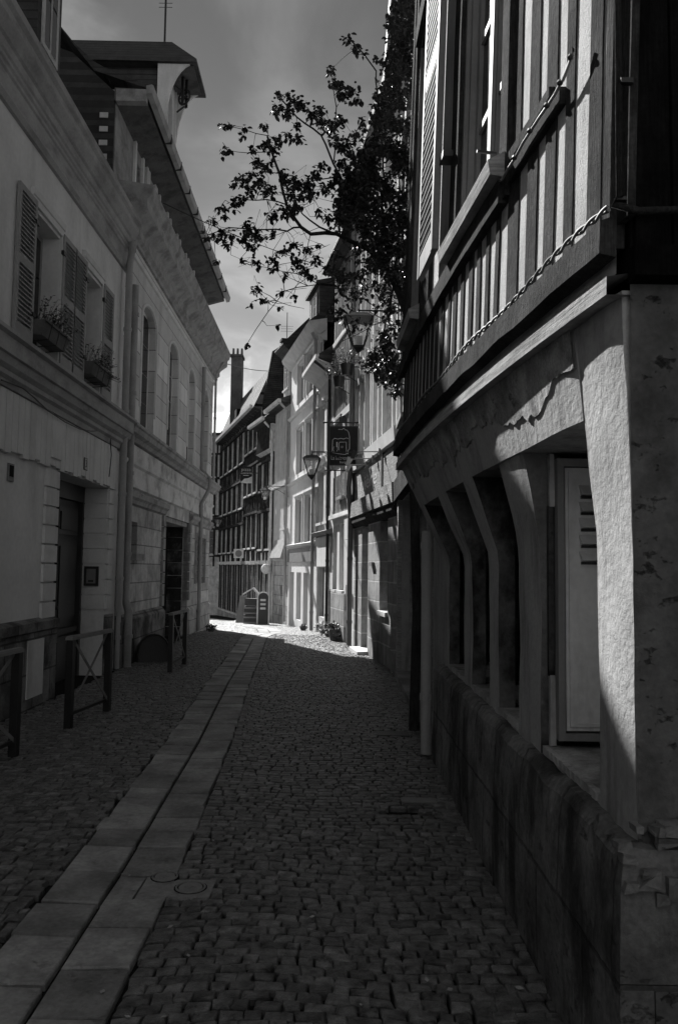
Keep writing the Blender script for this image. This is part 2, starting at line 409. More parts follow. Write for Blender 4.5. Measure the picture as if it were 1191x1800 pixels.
# ---- house with lined plaster, arched windows and an attic storey (far left)
HB = House('town_house', 'grey town house with arched upper windows, stone ground floor and a hoist dormer, far left', 'house', (LX(YB), YB), (LX(YA), YA), base=0)
h = HB; Lb = h.len
door_s = sorted((h.s(286, 1000), h.s(330, 1000))); dz = 2.72
h1 = h.rect(229, 241, 917, 973); h2 = h.rect(343, 358, 945, 1025)
mb = MB(); wall_sheet(mb, 0, Lb, -.4, 3.1, [(door_s[0], door_s[1], -.5, dz), h1, h2], .5)
mb.add([(0, 0, -.4), (0, -5, -.4), (0, -5, 3.1), (0, 0, 3.1)], [(0, 1, 2, 3)]); h.part(mb, 'ground_floor_wall', 'stone')
mb = MB().box(.02, Lb - .02, -6, -.5, -.4, 8.0); h.part(mb, 'house_body', 'dark')
arch = [h.rect(248, 273, 531, 742), h.rect(295, 312, 601, 790), h.rect(329, 341, 651, 822), h.rect(355, 365, 690, 842)]
arch = [(a, b, 4.12, min(6.75, e)) for a, b, c, e in arch]
za = sum(a[3] for a in arch) / 4; arch = [(a, b, c, za) for a, b, c, e in arch]
mb = MB(); wall_sheet(mb, 0, Lb, 3.1, 7.3, arch, .3)
for a, b, c, e in arch: arch_fill(mb, a, b, e, .3, .3)
mb.add([(0, 0, 3.1), (0, -5, 3.1), (0, -5, 7.3), (0, 0, 7.3)], [(0, 1, 2, 3)])
h.part(mb, 'upper_wall', 'plB')
for a, b, c, e in arch:
    w_ = window(h, a, b, c, e, d=-.15, cols=2, rows=4, fw=.07)
    q = MB()                                     # raised archivolt round the head
    P = [((a + b) / 2 + math.cos(t) * ((b - a) / 2 + .05), .005, e - .3 + math.sin(t) * .34) for t in [math.pi * k / 12 for k in range(13)]]
    P = [((a + b) / 2 - (a + b) / 2 + x, y, z) for x, y, z in P]
    q.tube([(b + .05, .005, c + .4)] + P + [(a - .05, .005, c + .4)], .032, 6); h.part(q, 'window_surround', 'plL2')
# plaster panel above stone, two fasciae with cap moulding
h.part(MB().prof([(0, 3.0), (.06, 3.02), (.06, 3.36), (.1, 3.40), (.1, 3.44), (.07, 3.46), (.07, 3.74), (.0, 3.76)], -.06, Lb), 'plaster_band', 'fasB')
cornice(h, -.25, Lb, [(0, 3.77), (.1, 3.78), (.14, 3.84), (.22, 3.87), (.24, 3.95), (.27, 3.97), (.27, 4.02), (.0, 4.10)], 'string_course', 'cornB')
# capital moulding along the stone, each side of the passage
for a, b in ((door_s[1] + .0, Lb - .25), (0, door_s[0])):
    h.part(MB().prof([(.0, 2.72), (.05, 2.74), (.07, 2.80), (.11, 2.84), (.12, 2.92), (.0, 2.98)], a, b), 'impost_moulding', 'cornB')
# plinth course
h.part(MB().prof([(0, -.4), (.10, -.4), (.10, .74), (.02, .84), (0, .84)], door_s[1] + .1, Lb - .02), 'plinth', 'stoneA')
h.part(MB().prof([(0, -.4), (.06, -.4), (.06, .60), (0, .66)], 0, door_s[0] - .1), 'plinth', 'stone')
# rusticated jamb piers of the passage
for s0_, s1_ in ((door_s[1], door_s[1] + .22), (door_s[0] - .22, door_s[0])):
    mb = MB()
    for k in range(8): mb.box(s0_, s1_, -.12, .05, .84 + k * .235, .84 + k * .235 + .215)
    h.part(mb, 'door_pier', 'cornB')
mb = MB()
for k in range(9): mb.box(door_s[0] - .02, door_s[0] + .03, -1.1, -.14, -.1 + k * .31, -.1 + k * .31 + .29, .004)
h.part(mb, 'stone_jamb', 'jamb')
mb = MB().box(*door_s, -1.0, -.94, -.1, 2.5); h.part(mb, 'door', 'door')
h.part(MB().box(*door_s, -.5, -.05, 2.62, 2.72), 'soffit', 'cornB')
# small barred opening and louvred vent
h.part(MB().box(h1[0], h1[1], -.34, -.3, h1[2], h1[3]), 'window', 'dark'); h.part(MB().box(h1[0] - .08, h1[1] + .05, .0, .13, h1[2] - .12, h1[2] - .003), 'sill', 'cornB')
mb = MB().box(h2[0] - .09, h2[1] + .09, .002, .05, h2[3], h2[3] + .1).box(h2[0] - .09, h2[0], .002, .05, h2[2], h2[3]).box(h2[1], h2[1] + .09, .002, .05, h2[2], h2[3])
vf = h.part(mb, 'vent_frame', 'cornB'); mb = MB()
for k in range(7):
    z = h2[2] + (h2[3] - h2[2]) * (k + .5) / 7; mb.hexa([(h2[0], -.16, z + .05), (h2[0], -.16, z + .07), (h2[0], -.02, z - .07), (h2[0], -.02, z - .05), (h2[1], -.16, z + .05), (h2[1], -.16, z + .07), (h2[1], -.02, z - .07), (h2[1], -.02, z - .05)])
h.part(mb, 'louvre', 'grey2', vf)
# main cornice
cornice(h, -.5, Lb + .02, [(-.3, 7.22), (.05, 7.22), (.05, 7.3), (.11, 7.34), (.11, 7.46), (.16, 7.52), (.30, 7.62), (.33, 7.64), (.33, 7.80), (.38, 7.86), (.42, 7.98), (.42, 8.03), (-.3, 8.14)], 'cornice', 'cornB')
h.part(MB().prof([(.0, 6.96), (.04, 6.97), (.06, 7.03), (.0, 7.05)], -.05, Lb), 'moulding', 'plL2')
# attic storey
at_w = [h.rect(238, 247, 235, 318, -.25), h.rect(262, 269, 290, 326, -.25)] + [(Lb - 2.9 - k * 1.15, Lb - 2.3 - k * 1.15, 8.4, 9.2) for k in range(5)]
at_w = [(max(.2, a), b, 8.35, 9.2) for a, b, c, e in at_w]
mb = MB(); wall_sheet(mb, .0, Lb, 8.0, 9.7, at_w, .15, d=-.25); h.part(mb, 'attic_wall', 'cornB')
h.part(MB().box(.01, Lb - .01, -6, -.42, 8.0, 9.6), 'attic_body', 'dark')
for q in at_w: window(h, *q, d=-.36, cols=1, rows=2, fw=.05)
mb = MB()
for q in at_w: mb.box(q[0] - .16, q[0] - .06, -.249, -.2, 8.15, 9.6); mb.box(q[1] + .06, q[1] + .16, -.249, -.2, 8.15, 9.6)
h.part(mb, 'attic_pilasters', 'plL2')
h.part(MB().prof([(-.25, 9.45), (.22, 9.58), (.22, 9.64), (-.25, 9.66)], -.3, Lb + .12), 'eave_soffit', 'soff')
# side wall of the attic seen over the nearer roof, with pale toothing stones
mb = MB().poly([(Lb + .01, -.26, 7.9), (Lb + .01, -.26, 9.62), (Lb + .01, -1.0, 10.3), (Lb + .01, -6, 12.), (Lb + .01, -6, 7.9)], (.05, 0, 0)); h.part(mb, 'side_wall', 'slate')
mb = MB()
for k in range(5): mb.box(Lb + .06, Lb + .075, -.5, -.36, 8.2 + k * .24, 8.29 + k * .24)
h.part(mb, 'toothing_stones', 'plL2')
rp = [(.28, 9.70), (.1, 9.80), (-.30, 9.94), (-.6, 10.10), (-.95, 10.42), (-1.3, 10.85), (-3.6, 12.6), (-6.5, 10.2), (-6.5, 10.1), (-3.6, 12.5), (-1.2, 10.7), (-.6, 9.95), (.28, 9.66)]
rf = h.part(MB().prof(rp, -.32, Lb + .12), 'roof', 'slate')
h.part(MB().box(Lb + .0, Lb + .14, -.22, .28, 9.42, 9.63), 'eave_return', 'cornB')
g = MB().prof([(.28, 9.56), (.37, 9.58), (.40, 9.70), (.37, 9.72), (.28, 9.70)], -.34, Lb + .13); h.part(g, 'gutter', 'pipel')
mb = MB()
for k in range(9): s = .6 + k * 1.0; mb.box(s - .007, s + .012, .28, .404, 9.55, 9.73)
h.part(mb, 'gutter_bracket', 'black')
# hoist dormer
Y0, Y1 = 15.3, 16.25; sa, sb = YB - Y1, YB - Y0; sm_ = (sa + sb) / 2
body = MB().box(sa + .1, sb - .1, -3.6, -.1, 9.75, 11.7); dm = h.part(body, 'dormer', 'slate')
mb = MB(); wall_sheet(mb, sa + .06, sb - .06, 9.7, 11.73, [(sa + .25, sb - .25, 10.1, 11.4)], .18, d=.06); arch_fill(mb, sa + .25, sb - .25, 11.4, .22, .18, .06)
mb.box(sa + .04, sa + .10, -.1, .10, 9.7, 11.7); mb.box(sb - .10, sb - .04, -.1, .10, 9.7, 11.7)
h.part(mb, 'dormer_front', 'plL2', dm); window(h, sa + .25, sb - .25, 10.1, 11.4, d=-.08, cols=2, rows=3, fw=.06)
# side cheeks of the hood curve outward to carry the eave
mb = MB(); K = 9
for s0_, s1_ in ((sa - .06, sa), (sb, sb + .06)):
    P = [(s0_, .08 + .55 * (1 - math.cos(t)), 10.2 + 1.5 * math.sin(t) ** .8) for t in [math.pi / 2 * k / K for k in range(K + 1)]] + [(s0_, -.1, 11.7), (s0_, -.1, 10.2)]
    h.part(MB().poly(P, (s1_ - s0_, 0, 0)), 'hood_bracket', 'plL2', dm)
# hood soffit
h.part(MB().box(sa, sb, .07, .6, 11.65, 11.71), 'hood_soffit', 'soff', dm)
ez, rz_ = 11.74, 12.5
V = [(sa - .14, .68, ez), (sb + .14, .68, ez), (sb + .14, -4.5, ez), (sa - .14, -4.5, ez), (sm_, .05, rz_), (sm_, -4.5, rz_)]
V += [(x, y, z - .06) for x, y, z in V[:4]]
mb = MB(); mb.add(V, [(0, 1, 4), (1, 2, 5, 4), (3, 0, 4, 5), (0, 6, 7, 1), (1, 7, 8, 2), (0, 3, 9, 6), (6, 9, 8, 7)]); h.part(mb, 'dormer_roof', 'slate', dm)
# pulley wheel in its iron fork
e = empty('hoist_pulley', h.world(sm_ + .1, .36, 11.25), 'black iron spoked hoist wheel hanging under the dormer hood', 'pulley')
mb = MB(); wr = .15
mb.tube([(0, math.cos(a) * wr, math.sin(a) * wr) for a in [2 * math.pi * k / 18 for k in range(19)]], .022, 6, cap=False)
for k in range(5): a = 2 * math.pi * k / 5; mb.tube([(0, 0, 0), (0, math.cos(a) * wr, math.sin(a) * wr)], .012, 5)
mb.tube([(-.06, 0, 0), (.06, 0, 0)], .03, 8); o = mb.build('wheel', 'black', e); e.rotation_euler = (0, 0, R(58))
mb = MB().box(-.07, -.045, -.03, .03, -.2, .62).box(.045, .07, -.03, .03, -.2, .62).tube([(0, 0, -.2), (-.1, .1, -.34)], .02, 6).tube([(-.08, 0, .1), (-.5, .1, .2)], .012, 5); mb.build('fork', 'black', e)
# roof aerial
p = h.world(sm_ + .0, -.1, 12.4)
e = empty('roof_aerial', p, 'tall television aerial on the ridge of the hoist dormer', 'antenna')
MB().tube([(0, 0, 0), (0, 0, 1.6)], .022, 6).build('mast', 'black', e)
mb = MB().tube([(-.42, 0, 1.30), (.42, .05, 1.15)], .009, 5)
for k in range(7): x = -.36 + .12 * k; mb.tube([(x - .0, -.16, 1.29 - .02 * k), (x, .2, 1.29 - .02 * k)], .006, 4)
for k in range(4): mb.tube([(-.14, 0, .85 + .09 * k), (.14, 0, .85 + .09 * k)], .007, 4)
mb.build('elements', 'black', e)

# ---- near left house
HA = House('plaster_house', 'plain plaster house with louvred shutters, window boxes and a tall carriage door, near left', 'house', (LX(YA), YA), (LX(4.5), 4.5), base=0)
h = HA; La = h.len
ds = sorted((h.s(97, 950), h.s(187, 950))); zt = 2.86
ws = [h.rect(56, 103, 378, 612), h.rect(146, 176, 470, 668)]
ws = [(a, b, 4.2, 5.95) for a, b, c, e in ws]
ws = [(a, b, 4.2, 5.8) for a, b, c, e in ws]; ws.append((5.80, 6.8, 4.2, 5.8))
mb = MB(); wall_sheet(mb, 0, La, -.2, 2.9, [(ds[0], ds[1], -.3, zt)], .55); wall_sheet(mb, 0, La, 2.9, 6.9, ws, .26)
h.part(mb, 'wall', 'plL'); h.part(MB().box(.02, La, -6, -.56, -.2, 7.1), 'house_body', 'dark')
# boarded fascia above the door with a wavy lower edge
mb = MB(); bwid = .17; s = .32; k = 0
while s < La:
    zz = 2.87 + .02 * math.sin(s * 11) + rnd.uniform(-.006, .006); mb.box(s, s + bwid - .012, .001, .045 + rnd.uniform(0, .004), zz, 3.52); s += bwid
h.part(mb, 'boarded_fascia', 'plL2')
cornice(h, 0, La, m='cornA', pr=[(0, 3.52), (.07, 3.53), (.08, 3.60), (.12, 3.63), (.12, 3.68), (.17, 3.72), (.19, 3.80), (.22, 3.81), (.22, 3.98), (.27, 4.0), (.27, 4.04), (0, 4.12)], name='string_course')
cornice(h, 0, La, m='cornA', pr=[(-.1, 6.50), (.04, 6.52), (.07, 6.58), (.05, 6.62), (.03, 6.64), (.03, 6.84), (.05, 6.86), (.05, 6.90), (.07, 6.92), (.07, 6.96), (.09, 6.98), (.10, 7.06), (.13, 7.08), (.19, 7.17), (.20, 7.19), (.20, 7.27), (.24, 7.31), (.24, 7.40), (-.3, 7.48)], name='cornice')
rf = h.part(MB().prof([(.20, 7.42), (-.5, 7.8), (-3.0, 9.3), (-6, 7.6), (-6, 7.3), (.20, 7.40)], 0, La), 'roof', 'slate')
# roof dormer, near
c0 = h.rect(62, 104, 0, 88, -.15); a0, b0 = c0[0], c0[1]
mb = MB().box(a0, b0, -2.2, -.12, 7.4, 9.9); dm = h.part(mb, 'dormer', 'slate')
window(h, a0 + .14, b0 - .1, 8.0, 9.4, d=-.115, cols=2, rows=2, fw=.07, fm='offw')
h.part(MB().prof([(.1, 9.85), (.1, 9.92), (-1.2, 10.5), (-3, 10.5), (-3, 9.85)], a0 - .12, b0 + .12), 'dormer_roof', 'slate', dm)
for i, (a, b, c, e) in enumerate(ws):
    window(h, a, b, c, e, d=-.24, cols=2, rows=3, fw=.06, fm='shut')
    q = MB().prof([(.001, e + .04), (.035, e + .04), (.035, e + .12), (.05, e + .13), (.06, e + .20), (.001, e + .22)], a - .06, b + .14)
    q.box(b, b + .07, .001, .03, c, e + .04).box(a - .07, a, .001, .03, c, e + .04); h.part(q, 'window_surround', 'plL2')
    wd = .50
    shutter(h, b + .03, b + .03 + wd, c - .02, e + .08, .012); shutter(h, a - .03 - wd, a - .03, c - .02, e + .08, .012)
    for z in (c + .3, e - .2):
        h.part(MB().box(b - .02, b + .08, .03, .065, z, z + .05), 'hinge', 'black'); h.part(MB().box(a - .08, a + .02, .03, .065, z, z + .05), 'hinge', 'black')
def window_box(h, a, b, z, label, seed):
    r_ = random.Random(seed); p = h.world((a + b) / 2, .0, z); e = empty('window_box', p, label, 'planter', math.atan2(h.d.y, h.d.x), 'window boxes on the left house')
    L2 = (b - a) / 2
    mb = MB(); mb.hexa([(-L2 * .9, -.05, 0), (-L2, -.07, .17), (-L2 * .9, .13, 0), (-L2, .18, .17), (L2 * .9, -.05, 0), (L2, -.07, .17), (L2 * .9, .13, 0), (L2, .18, .17)])
    mb.box(-L2 - .015, L2 + .015, .17, .195, .15, .18); mb.build('box', 'terra', e)
    mb = MB()
    for x in (-L2 * .6, 0, L2 * .6): mb.tube([(x, .2, .16), (x, .16, -.02), (x, -.06, -.04)], .006, 4)
    mb.build('bracket', 'black', e)
    mb = MB()
    for k in range(60):
        x = r_.uniform(-L2, L2); y = r_.uniform(-.03, .15); hh = r_.uniform(.08, .34); dx, dy = r_.uniform(-.12, .16), r_.uniform(-.03, .16)
        if r_.random() < .25: hh = r_.uniform(-.12, .1); dy += .1
        P = [Vector((x, y, .16)), Vector((x + dx * .4, y + dy * .4, .16 + hh * .6)), Vector((x + dx, y + dy, .16 + hh))]
        mb.tube(P, .004, 4, r2=.002)
        for t in range(5):
            q = P[1].lerp(P[2], t / 4); a_ = r_.uniform(0, 6.3); v = Vector((math.cos(a_), math.sin(a_), r_.uniform(-.3, .5))) * r_.uniform(.025, .05); u = v.cross(Vector((0, 0, 1))) * .35
            mb.add([q, q + v * .5 + u, q + v, q + v * .5 - u], [(0, 1, 2, 3)])
    mb.build('foliage', 'leaf', e)
window_box(h, ws[0][0] + .02, ws[0][1] - .0, 4.32, 'flower box with spiky herbs under the larger, nearer shuttered window', 1)
window_box(h, ws[1][0] - .12, ws[1][1] - .0, 4.32, 'flower box with straggling twigs under the shuttered window beside the drainpipe', 2)
# door quoins
mb = MB()
for k in range(8):
    z = .98 + k * .235; mb.box(ds[1] + .002, ds[1] + .45, .001, .035, z, z + .21); mb.box(ds[0] - .26, ds[0] - .002, .001, .035, z, z + .21); mb.box(ds[0] - .004, ds[0] + .02, -.5, -.0, z, z + .21)
mb.box(ds[1] + .05, ds[1] + .4, .046, .07, 2.98, 3.45); h.part(mb, 'quoins', 'plL2')
h.part(MB().prof([(0, -.2), (.07, -.2), (.07, .86), (.10, .88), (.10, .98), (0, 1.02)], ds[1] + .0, La), 'plinth', 'stoneA')
h.part(MB().box(ds[0] - .3, ds[0] - .002, .001, .06, -.2, .9), 'plinth', 'plinth')
pr = h.rect(36, 64, 1125, 1222); h.part(MB().box(pr[0], pr[1], .07, .085, .12, .78), 'plinth_hatch', 'plL2')
# double door
md = (ds[0] + ds[1]) / 2; dd = -.42
fr = MB().box(ds[0], ds[0] + .09, dd - .04, dd + .07, -.1, zt).box(ds[1] - .09, ds[1], dd - .04, dd + .07, -.1, zt).box(ds[0] + .09, ds[1] - .09, dd - .04, dd + .07, 2.62, zt)
h.part(fr, 'door_frame', 'door')
for a, b in ((ds[0] + .09, md - .004), (md + .004, ds[1] - .09)):
    mb = MB().box(a, b, dd - .04, dd, -.08, 2.61)
    for z0, z1 in ((.1, .62), (.82, 2.0), (2.1, 2.5)):
        mb.box(a + .1, b - .1, dd + .001, dd + .03, z0, z1); mb.box(a + .16, b - .16, dd + .03, dd + .05, z0 + .07, z1 - .07)
    mb.box(a + .02, b - .02, dd + .001, dd + .05, .66, .74)
    lf = h.part(mb, 'door_leaf', 'door'); h.part(MB().ball(((b - .06) if a < md - .2 else (a + .06), dd + .05, 1.05), .03), 'handle', 'black', lf)
# vent, number plate, intercom, alarm bead
v = h.rect(14, 21, 818, 838); mb = MB().box(v[0] - .02, v[1] + .02, .001, .02, v[2] - .05, v[3] + .02); q = h.part(mb, 'vent', 'grey2'); h.part(MB().box(v[0], v[1], .02, .024, v[2], v[3]), 'grille', 'dark', q)
p = h.world(h.s(150, 822, .05), .052, 2.98); e = empty('number_plate', p, 'small white house number plate 3 above the carriage door', 'number plate', math.atan2(h.d.y, h.d.x))
MB().box(-.07, .07, 0, .01, 0, .17).build('plate', 'sign', e); MB().box(-.06, .06, .0101, .012, .01, .16).build('face', 'letter', e)
text_part('3', .15, Matrix.Translation((0, .013, .085)) @ Matrix.Rotation(R(180), 4, 'Z') @ Matrix.Rotation(R(90), 4, 'X'), 'sign', e, 'digit', .001)
yd = LX(0) + .0
p = Vector((LX(11.6) - .2, h.A.y - ds[0] - .055 + .0, 1.52))
p = h.world(ds[0] + .024, -.2, 1.48)
e = empty('intercom', p, 'dark framed intercom box on the door reveal', 'intercom', math.atan2(h.d.y, h.d.x))
MB().box(0, .03, -.11, .11, -.14, .16).build('frame', 'black', e); MB().box(.03, .036, -.07, .07, -.10, .12).build('panel', 'grey2', e); MB().box(.036, .04, -.04, .04, -.08, -.05).build('button', 'black', e)
# sagging cable along the fascia
P = [h.world(h.s(x, y, .08), .08 if i else .1, h.z(x, y, .08)) for i, (x, y) in enumerate([(0, 668), (40, 682), (62, 700), (85, 722), (115, 742), (140, 754), (160, 758), (185, 756), (194, 770), (196, 800), (192, 838)])]
mb = MB().tube(P, .008, 5); o = mb.build('sagging_cable', 'black'); tag(o, 'thin black cable sagging along the boards over the carriage door', 'cable')
# drainpipes at the party wall
X0 = LX(YA)
downpipe([(X0 + .16, YA - .15, 6.98), (X0 + .12, YA - .2, 6.6), (X0 + .12, YA - .2, .95)], .055, 'pipel', 'pale plaster coloured drainpipe at the right end of the near left house')
downpipe([(X0 + .10, YA + .26, 6.4), (X0 + .10, YA + .26, 1.1), (X0 + .16, YA + .26, .9), (X0 + .16, YA + .26, .0)], .065, 'pipe', 'thick grey drainpipe running down the start of the far left house')
downpipe([(X0 + .06, YA + .03, 3.4), (X0 + .06, YA + .03, .0)], .04, 'pipel', 'thin short drainpipe squeezed between two thicker ones')
yp = HB.s(347, 850); p1 = HB.world(yp, .1, 6.9); downpipe([p1, HB.world(yp, .1, 4.2), HB.world(yp, .32, 3.95), HB.world(yp, .32, 3.7), HB.world(yp, .12, 3.3), HB.world(yp, .12, .02)], .05, 'pipe', 'dark drainpipe in the middle of the far left house between the passage and the vent')
downpipe([HB.world(.2, .3, 7.6), HB.world(.2, .1, 7.2), HB.world(.2, .1, 4.1)], .035, 'pipel', 'slim drainpipe at the last corner of the far left house')
# dark guard stone and passage foot
g0 = at_z(276, 1163)
V = []; mb = MB(); K = 12
P = [(math.cos(t) * .27, 0, .1 + math.sin(t) * .36) for t in [math.pi * k / K for k in range(K + 1)]]
P = [(.27, 0, 0)] + P + [(-.27, 0, 0)]
mb.poly([(x, -.16, z) for x, y, z in P], (0, .32, 0)); e = empty('guard_stone', (g0.x - .1, g0.y + .1, 0), 'low black round-topped guard stone beside the passage door', 'stone', R(20)); mb.build('stone', 'door', e)
mb = MB(); mb.tube([(x * 1.03, -.17, z * 1.03) for x, y, z in P], .018, 5); mb.build('rim', 'black', e)

# ---- unseen buildings added behind the viewpoint to cut sky light
HQ = House('sky_block_passage', 'unseen house added over the street behind the viewpoint to block sky light', 'house', (-3.6, -1.6), (1.3, -1.6), base=0)
h = HQ; mb = MB().box(0, h.len, -6, 0, 3.1, 10.); h.part(mb, 'wall', 'stoneR'); h.part(MB().prof([(.3, 10), (.3, 10.1), (-3, 12.6), (-6.3, 10)], 0, h.len), 'roof', 'slate')
for k in range(2): window(h, .8 + 2 * k, 1.7 + 2 * k, 4.2, 5.7, d=.0, sill=('cornB', .1))
HS = House('sky_block_house', 'unseen tall house added by the side lane behind the viewpoint to block sky light', 'house', (1.3, -8.), (1.3, .7), base=0)
h = HS; wn = [(1.2 + 2.6 * k, 2.1 + 2.6 * k, z, z + 1.4) for k in range(3) for z in (1.1, 4.0, 6.8)]
mb = MB(); wall_sheet(mb, 0, h.len, -.2, 10, wn, .2); mb.box(0, h.len, -6, -.22, -.2, 10); h.part(mb, 'wall', 'stoneR')
for q in wn: window(h, *q, sill=('cornB', .08))
h.part(MB().prof([(.3, 10), (.3, 10.1), (-3, 12.6), (-6.3, 10)], 0, h.len), 'roof', 'slate')

# ---- lower neighbour of the near left house, only its shade matters
HN = House('corner_house', 'low plain rendered house before the near left house', 'house', (LX(4.5), 4.5), (LX(-7), -7), base=0)
h = HN; wn = [(1.2 + 2.6 * k, 2.1 + 2.6 * k, z, z + 1.4) for k in range(4) for z in (1.1, 4.0)]
mb = MB(); wall_sheet(mb, 0, h.len, -.2, 6.3, wn, .2); mb.box(0, h.len, -6, -.22, -.2, 6.3); h.part(mb, 'wall', 'plL')
for q in wn: window(h, *q, sill=('cornB', .08))
h.part(MB().prof([(.3, 6.2), (.3, 6.3), (-3, 8.6), (-6.3, 6.2)], 0, h.len), 'roof', 'slate')
# ================================================================== RIGHT SIDE ROW, going away
def nextpt(P, deg, px):
    k = math.tan(R(deg)); u = ray(px, 950); u = u.x / u.y
    t = (P[0] - u * P[1]) / (u + k); return (P[0] - k * t, P[1] + t)
P2a = (.93, 7.1); P7 = (.97, 12.8)
P6 = nextpt(P7, 8, 622); P5 = nextpt(P6, 11, 583); P4 = nextpt(P5, 11.6, 556); P3 = nextpt(P4, 13.6, 507)
P2b = nextpt(P3, 18, 480); P2 = nextpt(P2b, 19.5, 455); P1 = nextpt(P2, 17, 430); P0 = nextpt(P1, 17, 387)
print('pts', P7, P6, P5, P4, P3, P2b, P2, P1, P0)

def body(h, z1, z0=-.6, back=6, d=-.32, s0=.02, s1=None, m='dark'):
    s1 = h.len - .02 if s1 is None else s1
    h.part(MB().box(s0, s1, -back, d, z0, z1), 'house_body', m)
def roofprism(h, eave, prof_, over=.1, s0=0, s1=None, m='slate'):
    s1 = h.len if s1 is None else s1
    return h.part(MB().prof(prof_, s0 - over, s1 + over), 'roof', m)

# ---- R2: bay with the deep porch, mostly behind the jettied house
HP = House('porch_house', 'tall old house with a deep shadowed porch just past the jettied building', 'house', P2a, P7, base=0)
h = HP
mb = MB(); wall_sheet(mb, 0, h.len, -.1, 9.8, [(.95, h.len - .42, -.2, 2.72)] + [(1 + 1.6 * k, 1.9 + 1.6 * k, z, z + 1.5) for k in range(3) for z in (3.9, 6.2, 8.1)], .12, d=-.02)
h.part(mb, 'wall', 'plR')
mb = MB().box(0, h.len, -6, -1.2, -.1, 9.7); mb.box(0, h.len, -1.2, -.14, 2.9, 9.7); h.part(mb, 'house_body', 'plRs')
mb = MB().box(.5, .94, -1.2, -.03, -.1, 2.9); mb.box(h.len - .41, h.len, -1.2, -.03, -.1, 2.9); h.part(mb, 'porch_side', 'plRs')
h.part(MB().box(.55, h.len - .4, -1.25, .08, -.1, .10), 'threshold', 'slab')
h.part(MB().box(h.len - .40, h.len - .16, -.10, .05, .1, 2.9, .006), 'post', 'woodl')
h.part(MB().box(.96, 1.16, -.12, .03, .3, 2.45, .004), 'post', 'woodl')
h.part(MB().box(0, h.len, -.12, .10, 2.74, 3.05, .008), 'beam', 'wood')
for k in range(3):
    for z in (3.9, 6.2, 8.1): window(h, 1 + 1.6 * k, 1.9 + 1.6 * k, z, z + 1.5, d=-.1, sill=('woodl', .1))
mb = MB(); s = .1
while s < h.len: mb.box(s, s + .1, .0, .03, 3.06, 3.85, .01); mb.box(s, s + .1, .0, .03, 5.5, 6.35, .01); mb.box(s, s + .1, .0, .03, 7.75, 8.05, .01); s += .24
h.part(mb, 'studs', 'wood')
h.part(MB().prof([(.22, 9.82), (.22, 9.9), (-3, 12.2), (-6.3, 9.8), (-.3, 9.7)], 0, h.len), 'roof', 'slate')
h.part(MB().prof([(.22, 9.8), (.31, 9.82), (.33, 9.92), (.22, 9.91)], 0, h.len), 'gutter', 'pipe')

# ---- H7: stone ground floor, name boards, tall shuttered windows
H7 = House('stone_shop_house', 'house with ashlar ground floor under a heavy beam, pale name boards and tall boarded windows', 'house', P7, P6, base=0)
h = H7
zb0, zb1, zc, zd = 2.72, 3.06, 3.72, 3.98
ho = [h.rect(667, 681, 895, 1078), h.rect(635, 646, 915, 1130)]
ho = [(ho[0][0], ho[0][1], .92, 2.7), (ho[1][0], ho[1][1], -.1, 2.55)]
up = [h.rect(x0, x1, 700, 800) for x0, x1 in ((636, 643), (645, 654), (660, 667), (677, 692))]
up = [(a, b, 4.02, 5.45) for a, b, c, e in up]
mb = MB(); wall_sheet(mb, .0, h.len, -.3, zb0, ho, .25); h.part(mb, 'ground_floor_wall', 'stoneR')
mb = MB(); wall_sheet(mb, 0, h.len, zb0, 9.8, [(a, b, c + z, e + z) for a, b, c, e in up for z in (0, 2.1, 4.1)], .16, d=-.03); h.part(mb, 'upper_wall', 'daub')
body(h, 9.7)
h.part(MB().box(ho[0][0], ho[0][1], -.28, -.22, ho[0][2], ho[0][3]), 'window', 'grey2')
h.part(MB().box(ho[0][0] - .03, ho[0][1] + .03, -.2, .05, ho[0][2] - .08, ho[0][2] - .002), 'sill', 'sill')
dd_ = h.part(MB().box(ho[1][0], ho[1][1], -.3, -.2, .02, 2.55), 'door', 'grey2'); h.part(MB().ball((ho[1][0] + .06, -.18, 1.0), .03), 'handle', 'black', dd_)
h.part(MB().box(ho[1][0] - .1, ho[1][1] + .15, -.2, .22, -.05, .07, .01), 'doorstep', 'sill')
h.part(MB().box(-.05, h.len, -.1, .13, zb0 + .01, zb1, .012), 'beam', 'woodl')
h.part(MB().prof([(-.1, 2.52), (.02, 2.53), (.1, 2.62), (.1, zb0), (-.1, zb0)], -.02, h.len), 'moulding', 'wood')
h.part(MB().prof([(0, zc + .02), (.09, zc + .03), (.11, zd), (0, zd + .03)], .0, h.len), 'sill_board', 'sill')
mb = MB(); sx = h.s(675, 830)
pans = [(.03, sx - .06), (sx + .06, h.len - .25)]
nb = []
for a, b in pans: nb.append(h.part(MB().box(a, b, -.02, .035, zb1 + .02, zc - .04), 'name_board', 'woodl'))
h.part(MB().box(sx - .055, sx + .055, -.03, .05, zb1, zc).box(h.len - .24, h.len - .1, -.03, .08, zb1, zc), 'board_divider', 'black')
a, b = pans[1]
text_part('nière', .40, Matrix.Translation((b - (b - a) * .55, .037, (zb1 + zc) / 2 - .03)) @ Matrix.Rotation(R(180), 4, 'Z') @ Matrix.Rotation(R(90), 4, 'X') @ Matrix.Scale(2.2, 4, (1, 0, 0)), 'white', nb[1], 'lettering', .003)
for a, b, c, e in up:
    for z in (0, 2.1, 4.1): window(h, a, b, c + z, e + z, d=-.14, cols=1, rows=1, fw=.04, fm='grey2', pm='grey2')
mb = MB()
for q in up + [(-.1, .02, 0, 0), (h.len - .1, h.len, 0, 0)]:
    for z in (0, 2.1, 4.1):
        for s in (q[0] - .09, q[1] + .02): mb.box(s, s + .07, -.04, .05, zd + .05 + z, min(9.7, 6.05 + z), .008)
